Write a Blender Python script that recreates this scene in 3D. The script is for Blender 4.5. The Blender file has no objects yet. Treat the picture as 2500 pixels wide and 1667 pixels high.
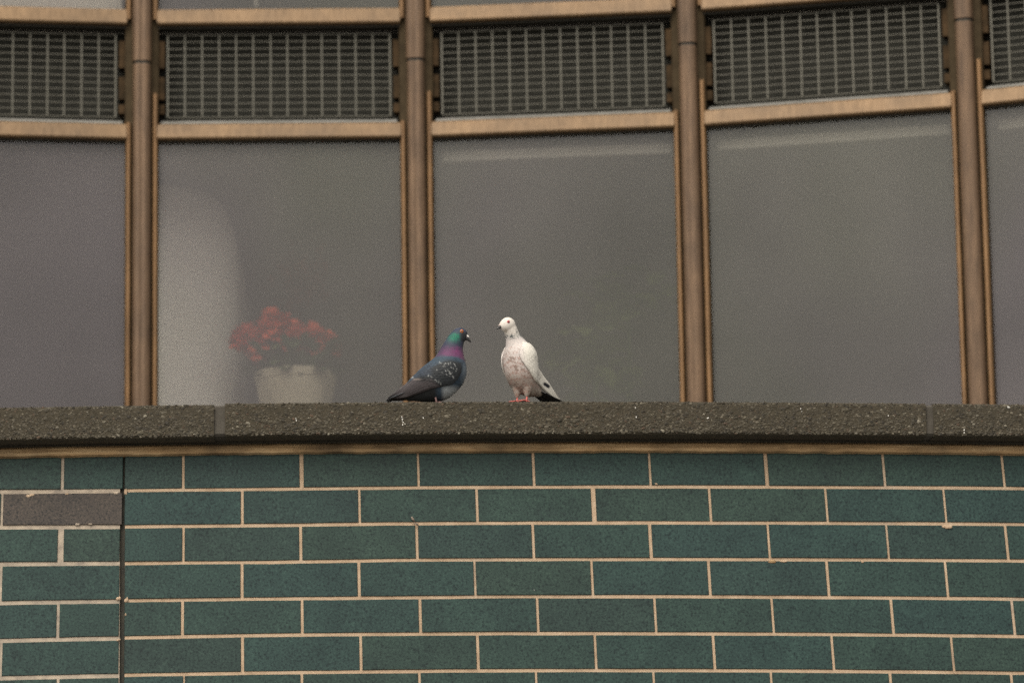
import bpy, bmesh, math, random
import numpy as np
from mathutils import Vector, Matrix
from mathutils.bvhtree import BVHTree

random.seed(7)
rng = np.random.default_rng(11)
scene = bpy.context.scene
COL = scene.collection

# ------------------------------------------------------------------ camera
PITCH, ROLL, FPX = math.radians(13.5), math.radians(0.9), 12000.0
cam_data = bpy.data.cameras.new("camera")
cam = bpy.data.objects.new("camera", cam_data)
COL.objects.link(cam)
cam.matrix_world = Matrix.Rotation(math.pi / 2 + PITCH, 4, 'X') @ Matrix.Rotation(-ROLL, 4, 'Z')
cam_data.sensor_width = 36.0
cam_data.lens = FPX / 2500.0 * 36.0
cam_data.clip_start = 0.1
cam_data.clip_end = 3000.0
cam_data.dof.use_dof = True
cam_data.dof.focus_distance = 13.52
cam_data.dof.aperture_fstop = 2.5
scene.camera = cam

# ------------------------------------------------------------------ sky, sun, exposure
SUN_EL, SUN_AZ = math.radians(52), math.radians(205)
world = bpy.data.worlds.new("World")
scene.world = world
world.use_nodes = True
wn = world.node_tree
wn.nodes.clear()
sky = wn.nodes.new("ShaderNodeTexSky")
sky.sky_type = 'NISHITA'
sky.sun_disc = False
sky.sun_elevation = SUN_EL
sky.sun_rotation = SUN_AZ
sky.dust_density = 4.0
hsv = wn.nodes.new("ShaderNodeHueSaturation")      # cloud cover: the sky loses most of its blue
hsv.inputs["Saturation"].default_value = 0.16
bg = wn.nodes.new("ShaderNodeBackground")
bg.inputs["Strength"].default_value = 0.15
wo = wn.nodes.new("ShaderNodeOutputWorld")
wn.links.new(sky.outputs[0], hsv.inputs["Color"])
warm = wn.nodes.new("ShaderNodeMix"); warm.data_type = 'RGBA'; warm.blend_type = 'MULTIPLY'
warm.inputs[0].default_value = 1.0
warm.inputs[7].default_value = (1.04, 1.0, 0.915, 1)
wn.links.new(hsv.outputs[0], warm.inputs[6])
wn.links.new(warm.outputs[2], bg.inputs["Color"])
wn.links.new(bg.outputs[0], wo.inputs["Surface"])

sun_data = bpy.data.lights.new("sun", 'SUN')
sun_data.energy = 0.9
sun_data.angle = math.radians(35)
sun_data.color = (1.0, 0.93, 0.84)
sun = bpy.data.objects.new("sun", sun_data)
COL.objects.link(sun)
# the sun stands behind the camera, to its left
sd = Vector((-math.sin(math.radians(25)) * math.cos(SUN_EL), -math.cos(math.radians(25)) * math.cos(SUN_EL), math.sin(SUN_EL)))
sun.rotation_euler = sd.to_track_quat('Z', 'Y').to_euler()

vs = scene.view_settings
scene.display_settings.display_device = 'sRGB'
vs.view_transform = 'Standard'
vs.look = 'None'
vs.exposure = 0.55
vs.gamma = 1.0
vs.use_curve_mapping = False
scene.cycles.use_denoising = False
scene.cycles.use_adaptive_sampling = False
scene.cycles.max_bounces = 8
scene.cycles.transparent_max_bounces = 16


# ------------------------------------------------------------------ helpers
def tag(o, label=None, cat=None, group=None, kind=None):
    if label: o["label"] = label
    if cat: o["category"] = cat
    if group: o["group"] = group
    if kind: o["kind"] = kind
    return o


def empty(name, loc, label=None, cat=None, group=None):
    o = bpy.data.objects.new(name, None)
    o.empty_display_size = 0.05
    o.location = loc
    COL.objects.link(o)
    return tag(o, label, cat, group)


def set_parent(o, parent):
    if parent is None:
        return
    o.parent = parent
    if parent.type == 'EMPTY':
        o.matrix_parent_inverse = Matrix.Translation(-Vector(parent.location))


def mesh_data(name, verts, faces, mat=None, smooth=False):
    me = bpy.data.meshes.new(name)
    me.from_pydata([tuple(map(float, v)) for v in verts], [], [tuple(int(i) for i in f) for f in faces])
    if mat: me.materials.append(mat)
    if smooth:
        me.polygons.foreach_set("use_smooth", [True] * len(me.polygons))
    if 4 < len(faces) < 4000:
        bm = bmesh.new(); bm.from_mesh(me)
        bmesh.ops.recalc_face_normals(bm, faces=bm.faces)
        bm.to_mesh(me); bm.free()
    me.update()
    return me


def part(name, verts, faces, mat, parent=None, smooth=False):
    o = bpy.data.objects.new(name, mesh_data(name, verts, faces, mat, smooth))
    COL.objects.link(o)
    set_parent(o, parent)
    return o


def inst(name, me, M, parent):
    o = bpy.data.objects.new(name, me)
    COL.objects.link(o)
    o.matrix_basis = M
    set_parent(o, parent)
    return o


class MB:
    def __init__(self):
        self.v, self.f = [], []

    def add(self, verts, faces):
        n = len(self.v)
        self.v += [tuple(p) for p in verts]
        self.f += [tuple(i + n for i in f) for f in faces]

    def box8(self, c):      # c: 8 corners, bottom ring 0-3 then top ring 4-7
        self.add(c, [(0, 3, 2, 1), (4, 5, 6, 7), (0, 1, 5, 4), (1, 2, 6, 5), (2, 3, 7, 6), (3, 0, 4, 7)])

    def tube(self, pts, rad, n=10, cap=True):
        pts = [Vector(p) for p in pts]
        rad = rad if hasattr(rad, '__len__') else [rad] * len(pts)
        rings = []
        for i, p in enumerate(pts):
            t = (pts[min(i + 1, len(pts) - 1)] - pts[max(i - 1, 0)]).normalized()
            ref = Vector((0, 0, 1)) if abs(t.z) < .9 else Vector((1, 0, 0))
            u = t.cross(ref).normalized(); w = t.cross(u)
            rings.append([p + (u * math.cos(2 * math.pi * k / n) + w * math.sin(2 * math.pi * k / n)) * rad[i] for k in range(n)])
        vs_ = [q for r in rings for q in r]
        fs = [(i * n + k, i * n + (k + 1) % n, (i + 1) * n + (k + 1) % n, (i + 1) * n + k) for i in range(len(pts) - 1) for k in range(n)]
        if cap:
            fs += [tuple(range(n))[::-1], tuple(range((len(pts) - 1) * n, len(pts) * n))]
        self.add(vs_, fs)

    def blob(self, c, r, R=None, nu=8, nv=6, jit=0.0):
        r = r if hasattr(r, '__len__') else (r, r, r)
        R = R or Matrix.Identity(3)
        vs_ = [(0, 0, -1)] + [(math.cos(2 * math.pi * k / nu) * math.sin(math.pi * j / nv), math.sin(2 * math.pi * k / nu) * math.sin(math.pi * j / nv), -math.cos(math.pi * j / nv)) for j in range(1, nv) for k in range(nu)] + [(0, 0, 1)]
        out = []
        for p in vs_:
            s = 1 + (random.uniform(-jit, jit) if jit else 0)
            out.append(Vector(c) + R @ Vector((p[0] * r[0] * s, p[1] * r[1] * s, p[2] * r[2] * s)))
        fs = [(0, 1 + (k + 1) % nu, 1 + k) for k in range(nu)]
        for j in range(nv - 2):
            fs += [(1 + j * nu + k, 1 + j * nu + (k + 1) % nu, 1 + (j + 1) * nu + (k + 1) % nu, 1 + (j + 1) * nu + k) for k in range(nu)]
        top = len(vs_) - 1; b = 1 + (nv - 2) * nu
        fs += [(b + k, b + (k + 1) % nu, top) for k in range(nu)]
        self.add(out, fs)

    def build(self, name, mat, parent=None, smooth=False):
        return part(name, self.v, self.f, mat, parent, smooth)


# curved surfaces: s runs along the arc, z up, off towards the camera
def arc(D, a, R):
    def S(s, z, off=0.0):
        th = s / R
        tx, ty, nx, ny = math.cos(a), math.sin(a), -math.sin(a), math.cos(a)
        al, dp = R * math.sin(th), R * (1 - math.cos(th))
        x, y = al * tx + dp * nx, D + al * ty + dp * ny
        return Vector((x + math.sin(a + th) * off, y - math.cos(a + th) * off, z))
    return S


WALL_D, WALL_A, WALL_R = 13.2, 0.06076, 18.551
WS = arc(WALL_D, WALL_A, WALL_R)
WIN_D, WIN_A, WIN_R = 15.2, -0.06707, -7.789
NS = arc(WIN_D, WIN_A, WIN_R)
GROUND_Z = -1.6


def ray(px, py):            # viewing direction through a photo pixel
    ix, iy = px - 1250.0, py - 833.5
    c, s = math.cos(ROLL), math.sin(ROLL)
    ix, iy = c * ix - s * iy, s * ix + c * iy
    x, u = ix / FPX, -iy / FPX
    return Vector((x, math.cos(PITCH) - u * math.sin(PITCH), math.sin(PITCH) + u * math.cos(PITCH)))


def at(px, py, Y):
    d = ray(px, py)
    return d * (Y / d.y)


# ------------------------------------------------------------------ materials
def new_mat(name):
    m = bpy.data.materials.new(name)
    m.use_nodes = True
    nt = m.node_tree
    return m, nt, nt.nodes["Principled BSDF"], nt.nodes["Material Output"]


def noise(nt, scale, detail=3.0, rough=.6, vec=None, dim='3D'):
    n = nt.nodes.new("ShaderNodeTexNoise")
    n.inputs["Scale"].default_value = scale
    n.inputs["Detail"].default_value = detail
    n.inputs["Roughness"].default_value = rough
    if vec is not None: nt.links.new(vec, n.inputs["Vector"])
    return n


def ramp(nt, fac, stops):
    r = nt.nodes.new("ShaderNodeValToRGB")
    el = r.color_ramp.elements
    while len(el) > 1: el.remove(el[-1])
    el[0].position = stops[0][0]; el[0].color = (*stops[0][1], 1)
    for p, c in stops[1:]:
        e = el.new(p); e.color = (*c, 1)
    nt.links.new(fac, r.inputs[0])
    return r


def mixc(nt, fac, a, b, mode='MIX'):
    m = nt.nodes.new("ShaderNodeMix")
    m.data_type = 'RGBA'; m.blend_type = mode
    for sock, val in ((m.inputs[0], fac), (m.inputs[6], a), (m.inputs[7], b)):
        if hasattr(val, 'links'): nt.links.new(val, sock)
        elif isinstance(val, tuple): sock.default_value = (*val, 1)
        else: sock.default_value = val
    return m.outputs[2]


def bump(nt, bs, height, strength, dist):
    b = nt.nodes.new("ShaderNodeBump")
    b.inputs["Strength"].default_value = strength
    b.inputs["Distance"].default_value = dist
    nt.links.new(height, b.inputs["Height"])
    nt.links.new(b.outputs[0], bs.inputs["Normal"])
    return b


def coords(nt, scale=None):
    tc = nt.nodes.new("ShaderNodeTexCoord")
    if scale is None: return tc.outputs["Object"]
    mp = nt.nodes.new("ShaderNodeMapping")
    mp.inputs["Scale"].default_value = scale
    nt.links.new(tc.outputs["Object"], mp.inputs["Vector"])
    return mp.outputs[0]


def simple(name, c1, c2, scale, rough=.7, metal=0.0, bscale=None, bstr=.3, bdist=.002, stretch=None, spec=.5):
    m, nt, bs, _ = new_mat(name)
    v = coords(nt, stretch)
    n = noise(nt, scale, 5, .65, v)
    r = ramp(nt, n.outputs["Fac"], [(.32, c1), (.68, c2)])
    nt.links.new(r.outputs[0], bs.inputs["Base Color"])
    bs.inputs["Roughness"].default_value = rough
    bs.inputs["Metallic"].default_value = metal
    bs.inputs["Specular IOR Level"].default_value = spec
    if bscale:
        n2 = noise(nt, bscale, 4, .6, v)
        bump(nt, bs, n2.outputs["Fac"], bstr, bdist)
    return m


def brick_material(name, base, var):
    m, nt, bs, _ = new_mat(name)
    oi = nt.nodes.new("ShaderNodeObjectInfo")
    tc = nt.nodes.new("ShaderNodeTexCoord")
    add = nt.nodes.new("ShaderNodeVectorMath"); add.operation = 'MULTIPLY_ADD'
    add.inputs[1].default_value = (1, 1, 1)
    cmb = nt.nodes.new("ShaderNodeVectorMath"); cmb.operation = 'SCALE'
    cmb.inputs[0].default_value = (37, 11, 53)
    nt.links.new(oi.outputs["Random"], cmb.inputs["Scale"])
    nt.links.new(tc.outputs["Object"], add.inputs[0])
    nt.links.new(cmb.outputs[0], add.inputs[2])
    vec = add.outputs[0]
    hue = ramp(nt, oi.outputs["Random"], [(0, tuple(b * v for b, v in zip(base, var[0]))), (.35, base), (.7, tuple(b * v for b, v in zip(base, var[1]))), (1, tuple(b * v for b, v in zip(base, var[2])))])
    # cloudy firing tone inside each brick
    cl = noise(nt, 9, 3, .6, vec)
    clr = ramp(nt, cl.outputs["Fac"], [(.3, (.80, .80, .82)), (.7, (1.18, 1.15, 1.12))])
    c = mixc(nt, 1.0, hue.outputs[0], clr.outputs[0], 'MULTIPLY')
    # glaze speckle
    sp = noise(nt, 165, 2, .75, vec)
    spr = ramp(nt, sp.outputs["Fac"], [(.35, (.36, .41, .46)), (.47, (1, 1, 1)), (.57, (1.07, 1.07, 1.05)), (.69, (1.7, 1.6, 1.5))])
    c = mixc(nt, 1.0, c, spr.outputs[0], 'MULTIPLY')
    fl = noise(nt, 34, 1, .5, vec)
    flr = ramp(nt, fl.outputs["Fac"], [(.86, (0, 0, 0)), (.89, (1, 1, 1))])
    c = mixc(nt, flr.outputs[0], c, (.30, .31, .29))
    nt.links.new(c, bs.inputs["Base Color"])
    rr = nt.nodes.new("ShaderNodeMapRange")
    rr.inputs["To Min"].default_value = .40; rr.inputs["To Max"].default_value = .62
    nt.links.new(cl.outputs["Fac"], rr.inputs["Value"])
    nt.links.new(rr.outputs[0], bs.inputs["Roughness"])
    bs.inputs["Specular IOR Level"].default_value = .26
    bump(nt, bs, sp.outputs["Fac"], .25, .0012)
    return m


M = {}
M['brick'] = brick_material("glazed_green_brick", (.0220, .0460, .0405), [(1.10, 1.0, .95), (.95, 1.0, 1.08), (1.0, .90, .90)])
M['brick_grey'] = brick_material("glazed_grey_brick", (.056, .047, .041), [(1.05, 1, 1), (1, 1, 1), (1, 1, 1)])


def mortar_material():
    m, nt, bs, _ = new_mat("cream_mortar")
    v = coords(nt)
    n = noise(nt, 18, 5, .7, v)
    r = ramp(nt, n.outputs["Fac"], [(.25, (.33, .235, .156)), (.5, (.455, .332, .224)), (.75, (.53, .41, .295))])
    n2 = noise(nt, 420, 2, .6, v)
    r2 = ramp(nt, n2.outputs["Fac"], [(.3, (.72, .70, .68)), (.65, (1.1, 1.1, 1.1))])
    n3 = noise(nt, 5, 2, .5, v)
    r3 = ramp(nt, n3.outputs["Fac"], [(.62, (1, 1, 1)), (.78, (.85, .93, 1.05))])
    c = mixc(nt, 1.0, r.outputs[0], r2.outputs[0], 'MULTIPLY')
    c = mixc(nt, 1.0, c, r3.outputs[0], 'MULTIPLY')
    nt.links.new(c, bs.inputs["Base Color"])
    bs.inputs["Roughness"].default_value = .95
    bump(nt, bs, n2.outputs["Fac"], .5, .0015)
    return m


M['mortar'] = mortar_material()
M['old_mortar'] = simple("weathered_mortar", (.25, .21, .17), (.46, .38, .29), 30, .95, 0, 300, .5, .0015)
M['sealant'] = simple("black_joint_sealant", (.012, .011, .007), (.035, .030, .018), 40, .75, 0, 120, .4, .002)
M['render'] = simple("dark_render", (.06, .07, .065), (.09, .10, .09), 6, .9, 0, 60)
M['concrete'] = simple("coping_concrete", (.033, .027, .016), (.056, .045, .028), 45, .95, 0, 260, .8, .003)
M['grout'] = simple("coping_grout", (.050, .043, .033), (.075, .066, .053), 25, .95, 0, 200, .5, .0015)
M['soffit'] = simple("coping_soffit_concrete", (.058, .050, .036), (.085, .075, .055), 12, .95, 0, 150)


def trim_material():
    m, nt, bs, _ = new_mat("ochre_bedding_mortar")
    v = coords(nt, (2.2, 2.2, 30))
    n = noise(nt, 3.2, 5, .65, v)
    r = ramp(nt, n.outputs["Fac"], [(.28, (.20, .125, .058)), (.5, (.36, .235, .120)), (.72, (.52, .38, .22))])
    n2 = noise(nt, 5, 3, .6, coords(nt))
    r2 = ramp(nt, n2.outputs["Fac"], [(.32, (.42, .42, .42)), (.58, (1.08, 1.06, 1.02))])
    c = mixc(nt, 1.0, r.outputs[0], r2.outputs[0], 'MULTIPLY')
    nt.links.new(c, bs.inputs["Base Color"])
    bs.inputs["Roughness"].default_value = .85
    n3 = noise(nt, 90, 3, .6, coords(nt))
    bump(nt, bs, n3.outputs["Fac"], .5, .002)
    return m


M['trim'] = trim_material()


def attr_material(name, attr, rough, spec=.3, bscale=None, bstr=.3, bdist=.001, sheen=0.0, grain=0.0):
    m, nt, bs, _ = new_mat(name)
    a = nt.nodes.new("ShaderNodeAttribute"); a.attribute_name = attr
    c = a.outputs["Color"]
    if grain:
        n = noise(nt, 520, 2, .6, coords(nt))
        r = ramp(nt, n.outputs["Fac"], [(.3, (1 - grain,) * 3), (.7, (1 + grain,) * 3)])
        c = mixc(nt, 1.0, c, r.outputs[0], 'MULTIPLY')
    nt.links.new(c, bs.inputs["Base Color"])
    bs.inputs["Roughness"].default_value = rough
    bs.inputs["Specular IOR Level"].default_value = spec
    bs.inputs["Sheen Weight"].default_value = sheen
    if bscale:
        n2 = noise(nt, bscale, 3, .6, coords(nt))
        bump(nt, bs, n2.outputs["Fac"], bstr, bdist)
    return m


M['pebble'] = attr_material("coping_pebbles", "tone", .75, .4, 300, .3, .001)
M['plumage'] = attr_material("plumage", "tone", .62, .3, 420, .35, .0012, .05, .16)


def bronze(name, c1, c2, metal, rough):
    m, nt, bs, _ = new_mat(name)
    v = coords(nt, (14, 14, 1.2))
    n = noise(nt, 6, 4, .6, v)
    r = ramp(nt, n.outputs["Fac"], [(.3, c1), (.7, c2)])
    n2 = noise(nt, 5, 4, .65, coords(nt))
    r2 = ramp(nt, n2.outputs["Fac"], [(.3, (.72, .72, .74)), (.65, (1.12, 1.1, 1.08))])
    c = mixc(nt, 1.0, r.outputs[0], r2.outputs[0], 'MULTIPLY')
    nt.links.new(c, bs.inputs["Base Color"])
    bs.inputs["Metallic"].default_value = metal
    bs.inputs["Roughness"].default_value = rough
    n3 = noise(nt, 160, 3, .6, coords(nt))
    bump(nt, bs, n3.outputs["Fac"], .15, .001)
    return m


M['bronze'] = bronze("brown_anodised_bronze", (.095, .058, .033), (.172, .108, .063), .3, .58)
M['brass'] = bronze("brass_glazing_bead", (.145, .078, .031), (.225, .127, .054), .3, .55)
M['transom'] = bronze("pale_bronze_rail", (.155, .095, .045), (.228, .146, .076), .25, .6)
M['channel'] = simple("dark_bronze_channel", (.034, .024, .013), (.060, .043, .024), 20, .85, spec=.12)
M['bracket'] = simple("rusty_bracket", (.026, .018, .010), (.070, .043, .022), 24, .9, spec=.1)
M['gasket'] = simple("black_gasket", (.024, .021, .015), (.038, .034, .025), 30, .7)
M['zinc'] = simple("grey_sill_flashing", (.13, .125, .11), (.21, .20, .18), 14, .8, .0)
M['grille'] = simple("grille_metal", (.105, .10, .08), (.17, .16, .128), 18, .6, .2)
M['grille_cross'] = simple("grille_cross_metal", (.092, .086, .068), (.15, .14, .112), 18, .6, .2)
M['dark_box'] = simple("grille_backing", (.020, .0195, .0145), (.031, .030, .023), 10, .9)


def glass_material(name, haze, tint):
    m, nt, bs, out = new_mat(name)
    nt.nodes.remove(bs)
    tr = nt.nodes.new("ShaderNodeBsdfTransparent"); tr.inputs[0].default_value = (.955, .955, .94, 1)
    df = nt.nodes.new("ShaderNodeBsdfDiffuse"); df.inputs[0].default_value = (*tint, 1)  # haze painted into the pane as a diffuse veil in place of reflections
    n = noise(nt, 1.1, 3, .55, coords(nt))
    nd = noise(nt, .9, 2, .5, coords(nt, (1, 1, .7)))
    rd = ramp(nt, nd.outputs["Fac"], [(.36, (tint[0] * 1.015, tint[1] * .985, tint[2] * 1.04)), (.62, (tint[0] * .97, tint[1] * 1.04, tint[2] * .88))])
    nt.links.new(rd.outputs[0], df.inputs[0])
    mr = nt.nodes.new("ShaderNodeMapRange")
    mr.inputs["From Min"].default_value = .3; mr.inputs["From Max"].default_value = .7
    mr.inputs["To Min"].default_value = haze - .045; mr.inputs["To Max"].default_value = haze + .045
    nt.links.new(n.outputs["Fac"], mr.inputs["Value"])
    mx = nt.nodes.new("ShaderNodeMixShader")
    nt.links.new(mr.outputs[0], mx.inputs[0]); nt.links.new(tr.outputs[0], mx.inputs[1]); nt.links.new(df.outputs[0], mx.inputs[2])
    gl = nt.nodes.new("ShaderNodeBsdfGlossy"); gl.inputs["Roughness"].default_value = .06
    fr = nt.nodes.new("ShaderNodeFresnel"); fr.inputs["IOR"].default_value = 1.45
    mx2 = nt.nodes.new("ShaderNodeMixShader")
    nt.links.new(fr.outputs[0], mx2.inputs[0]); nt.links.new(mx.outputs[0], mx2.inputs[1]); nt.links.new(gl.outputs[0], mx2.inputs[2])
    nt.links.new(mx2.outputs[0], out.inputs["Surface"])
    return m


M['glass'] = glass_material("hazed_window_glass", .165, (.385, .350, .352))
M['room_wall'] = simple("room_wall_paint", (.30, .28, .265), (.36, .34, .315), 3, .9)
M['room_ceiling'] = simple("room_ceiling_paint", (.46, .44, .41), (.52, .50, .46), 3, .9)
M['room_floor'] = simple("room_carpet", (.24, .22, .20), (.30, .28, .26), 8, .95)
M['cream_plaster'] = simple("cream_plaster", (.86, .82, .70), (.91, .87, .77), 4, .85)
M['pale_rail'] = simple("pale_blind_rail", (.62, .57, .49), (.70, .65, .56), 6, .7)
M['white_sill'] = simple("white_sill", (.42, .41, .38), (.5, .49, .46), 6, .6)
M['pot'] = simple("cream_planter_clay", (.44, .38, .27), (.55, .48, .35), 7, .7)
M['soil'] = simple("potting_soil", (.03, .022, .015), (.06, .045, .03), 60, .95)
M['petal'] = simple("red_petal", (.68, .085, .034), (.82, .16, .07), 60, .6)
M['petal_orange'] = simple("rust_petal", (.30, .09, .045), (.40, .13, .07), 60, .6)
M['leaf'] = simple("houseplant_leaf", (.055, .085, .032), (.11, .15, .055), 30, .5)
M['leaf_pale'] = simple("pale_houseplant_leaf", (.17, .22, .07), (.25, .30, .10), 20, .5)
M['ground'] = simple("street_paving", (.16, .155, .145), (.22, .21, .20), .5, .9)
M['asphalt'] = simple("terrace_asphalt", (.09, .088, .08), (.13, .125, .115), 4, .95)
M['leg'] = simple("pigeon_leg_skin", (.42, .085, .075), (.60, .17, .14), 300, .55, 0, 500, .4, .001)
M['leg_dark'] = simple("dull_pigeon_leg_skin", (.20, .12, .115), (.28, .17, .16), 300, .6)
M['bill'] = simple("dark_bill_horn", (.012, .012, .013), (.03, .028, .028), 200, .4)
M['cere'] = simple("white_cere", (.62, .58, .54), (.78, .74, .70), 200, .6)
M['cere_pink'] = simple("pink_cere", (.62, .50, .45), (.74, .62, .57), 200, .6)
M['iris_orange'] = simple("orange_iris", (.36, .09, .02), (.48, .14, .03), 300, .12)
M['iris_red'] = simple("red_iris", (.34, .035, .04), (.46, .06, .06), 300, .12)
M['pupil'] = simple("black_pupil", (.004, .004, .004), (.008, .008, .008), 100, .08)
M['dropping'] = simple("bird_lime", (.62, .60, .55), (.78, .76, .70), 120, .9)
M['scrap'] = simple("dry_brown_scrap", (.10, .07, .05), (.26, .21, .17), 160, .9)

# ------------------------------------------------------------------ ground
g = 1200.0
part("ground", [(-g, -g, GROUND_Z), (g, -g, GROUND_Z), (g, g, GROUND_Z), (-g, g, GROUND_Z)], [(0, 1, 2, 3)], M['ground'])["kind"] = "structure"


# ------------------------------------------------------------------ green brick parapet wall
S0, S1 = -2.12, 2.10
BED = 0.0098
bed_pts = {
    1: [(-1.057, 2.759), (-0.623, 2.7578), (-0.402, 2.7586), (0.05, 2.7591), (0.34, 2.7593), (0.729, 2.7597), (1.419, 2.7617)],
    2: [(-1.057, 2.6586), (-0.624, 2.6574), (-0.336, 2.6586), (0.048, 2.6584), (0.726, 2.6591), (1.415, 2.6608)],
    3: [(-1.056, 2.5568), (-0.68, 2.5549), (-0.337, 2.5571), (-0.009, 2.5572), (0.667, 2.557), (1.411, 2.5578)],
    4: [(-1.056, 2.454), (-0.681, 2.4535), (-0.338, 2.4535), (-0.011, 2.4545), (0.664, 2.4526), (1.407, 2.4508)],
    5: [(-1.056, 2.3518), (-0.681, 2.3537), (-0.012, 2.3526), (0.661, 2.35), (1.402, 2.3467)],
    6: [(-1.055, 2.2489), (-0.681, 2.25), (-0.014, 2.2508), (0.658, 2.2486), (1.398, 2.2447)]}
left_bed = {1: [(-1.408, 2.7616), (-1.083, 2.7582)], 2: [(-1.407, 2.6629), (-1.082, 2.6583)], 3: [(-1.406, 2.5605), (-1.082, 2.557)],
            4: [(-1.405, 2.4531), (-1.082, 2.4523)], 5: [(-1.404, 2.3487), (-1.081, 2.3506)], 6: [(-1.403, 2.2466), (-1.081, 2.2475)]}
row_s = {
    1: [-0.9064, -0.5828, -0.2629, 0.0538, 0.3744, 0.6973, 1.0257, 1.3621],
    2: [-0.7453, -0.4249, -0.1031, 0.2176, 0.5389, 0.8623, 1.1938],
    3: [-0.906, -0.5861, -0.2687, 0.0496, 0.3717, 0.6988, 1.0295, 1.3644],
    4: [-0.7465, -0.4276, -0.1115, 0.2092, 0.5318, 0.8595, 1.191],
    5: [-0.9086, -0.5832, -0.2619, 0.0583, 0.3806, 0.7038, 1.0354, 1.3746],
    6: [-0.7456, -0.4244, -0.1063, 0.2147, 0.5391, 0.867, 1.2003],
    7: [-0.9044, -0.5848, -0.2654, 0.052, 0.3732, 0.6961, 1.0261, 1.3649]}
left_s = {1: [-1.2371], 2: [-1.4024], 3: [-1.241], 4: [-1.404], 5: [-1.2469], 6: [-1.402], 7: [-1.2464]}
wide_joint = {(1, -.5828): .0112, (2, .2176): .0125, (1, .6973): .0105, (3, .3717): .0095, (3, -1.241): .0165, (1, -1.2371): .0085, (7, -.9044): .005}


def bed_z(k, s, left):
    if k <= 0: return 2.8640
    if k >= 7: return 2.2485 - .1025 * (k - 6)
    q = (left_bed if left else bed_pts)[k]
    return float(np.interp(s, [p[0] for p in q], [p[1] for p in q]))


def exp_edges(z):           # both edges of the movement joint at height z
    c = float(np.interp(z, [2.2, 2.40, 2.62, 2.72, 2.86], [-1.0745, -1.0735, -1.0725, -1.0695, -1.0688]))
    h = float(np.interp(z, [2.2, 2.5, 2.62, 2.68, 2.72, 2.86], [.0078, .0075, .0070, .0048, .0030, .0028]))
    return c - h, c + h


parapet = empty("parapet_wall", WS(0, GROUND_Z, -.15), "low curved parapet wall of glazed green bricks with cream joints under a dark pebbly coping", "wall")


def strip_grid(sa, sb, ns, prof, name, mat, parent, smooth=False, jit=None):
    """sweep a profile [(off, z) ...] along the arc from sa to sb, closed ends"""
    vs_, fs = [], []
    n = len(prof)
    for i in range(ns + 1):
        s = sa + (sb - sa) * i / ns
        for k, (o, z) in enumerate(prof):
            do, dz = jit(s, k) if jit else (0, 0)
            vs_.append(WS(s, z + dz, o + do))
    for i in range(ns):
        for k in range(n):
            k2 = (k + 1) % n
            fs.append((i * n + k, (i + 1) * n + k, (i + 1) * n + k2, i * n + k2))
    fs.append(tuple(range(n))); fs.append(tuple(range(ns * n, ns * n + n))[::-1])
    return part(name, vs_, fs, mat, parent, smooth)


# core with the mortar face just behind the brick faces: right of the joint and left of it
Z_BOT = 1.93
for sa, sb, mt in ((-1.0655, S1, 'mortar'), (S0, -1.0795, 'old_mortar')):
    strip_grid(sa, sb, 60 if sa > -1.5 else 20, [(-.0028, Z_BOT), (-.20, Z_BOT), (-.20, 2.892), (-.0028, 2.892)], "mortar", M[mt], parapet)
strip_grid(-1.0795, -1.0655, 1, [(-.012, Z_BOT), (-.19, Z_BOT), (-.19, 2.89), (-.012, 2.89)], "joint_sealant", M['sealant'], parapet)
strip_grid(S0, S1, 40, [(.004, GROUND_Z - .2), (-.24, GROUND_Z - .2), (-.24, Z_BOT - .0015), (.004, Z_BOT - .0015)], "plinth", M['render'], parapet)

brick_list = []


def brick(name, k, s0, s1, left, j0, j1, mat, zt=None, zb=None):
    """s0, s1: centres of the joints at its ends; j0, j1 half joint widths"""
    jz = lambda: random.uniform(-.0005, .0005)
    off = random.uniform(-.0006, .0010)
    bth = BED / 2 if not left else BED / 2 + .0012
    zc = (bed_z(k - 1, s0, left) + bed_z(k, s0, left)) / 2

    def slant(s, z):
        return .030 * (s + .74) * (zc - z)
    edge_s0, edge_s1 = s0 + j0, s1 - j1
    n = 4
    ring = []
    tops, bots = [], []
    for i in range(n + 1):
        s = edge_s0 + (edge_s1 - edge_s0) * i / n
        tops.append((s, bed_z(k - 1, s, left) - bth + jz()))
        bots.append((s, bed_z(k, s, left) + bth + jz()))
    loop = bots + tops[::-1]
    cs = sum(p[0] for p in loop) / len(loop); cz = sum(p[1] for p in loop) / len(loop)

    def P(p, o, inset):
        s, z = p
        s2 = s + (inset if s < cs - .01 and abs(s - edge_s0) < 1e-6 else -inset if abs(s - edge_s1) < 1e-6 else 0)
        z2 = z + (inset if z < cz else -inset)
        sl = 0
        if abs(s - edge_s0) < 1e-6 and j0 >= 0: sl = slant(s, z)
        if abs(s - edge_s1) < 1e-6 and j1 >= 0: sl = slant(s, z)
        return WS(s2 + sl, z2, o)
    m_ = len(loop)
    vs_ = [P(p, off, .0014) for p in loop] + [P(p, off - .0013, 0) for p in loop] + [P(p, -.05, 0) for p in loop]
    fs = [tuple(range(m_))[::-1]]
    fs = [tuple(range(m_))]
    for a_ in (0, 1):
        for i in range(m_):
            i2 = (i + 1) % m_
            fs.append((a_ * m_ + i2, a_ * m_ + i, (a_ + 1) * m_ + i, (a_ + 1) * m_ + i2))
    o = part(name, vs_, fs, mat, parapet)
    brick_list.append(o)
    return o


def jw(k, s):
    for (kk, ss), w in wide_joint.items():
        if kk == k and abs(ss - s) < .002: return w / 2
    return random.uniform(.0032, .0042)


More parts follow.
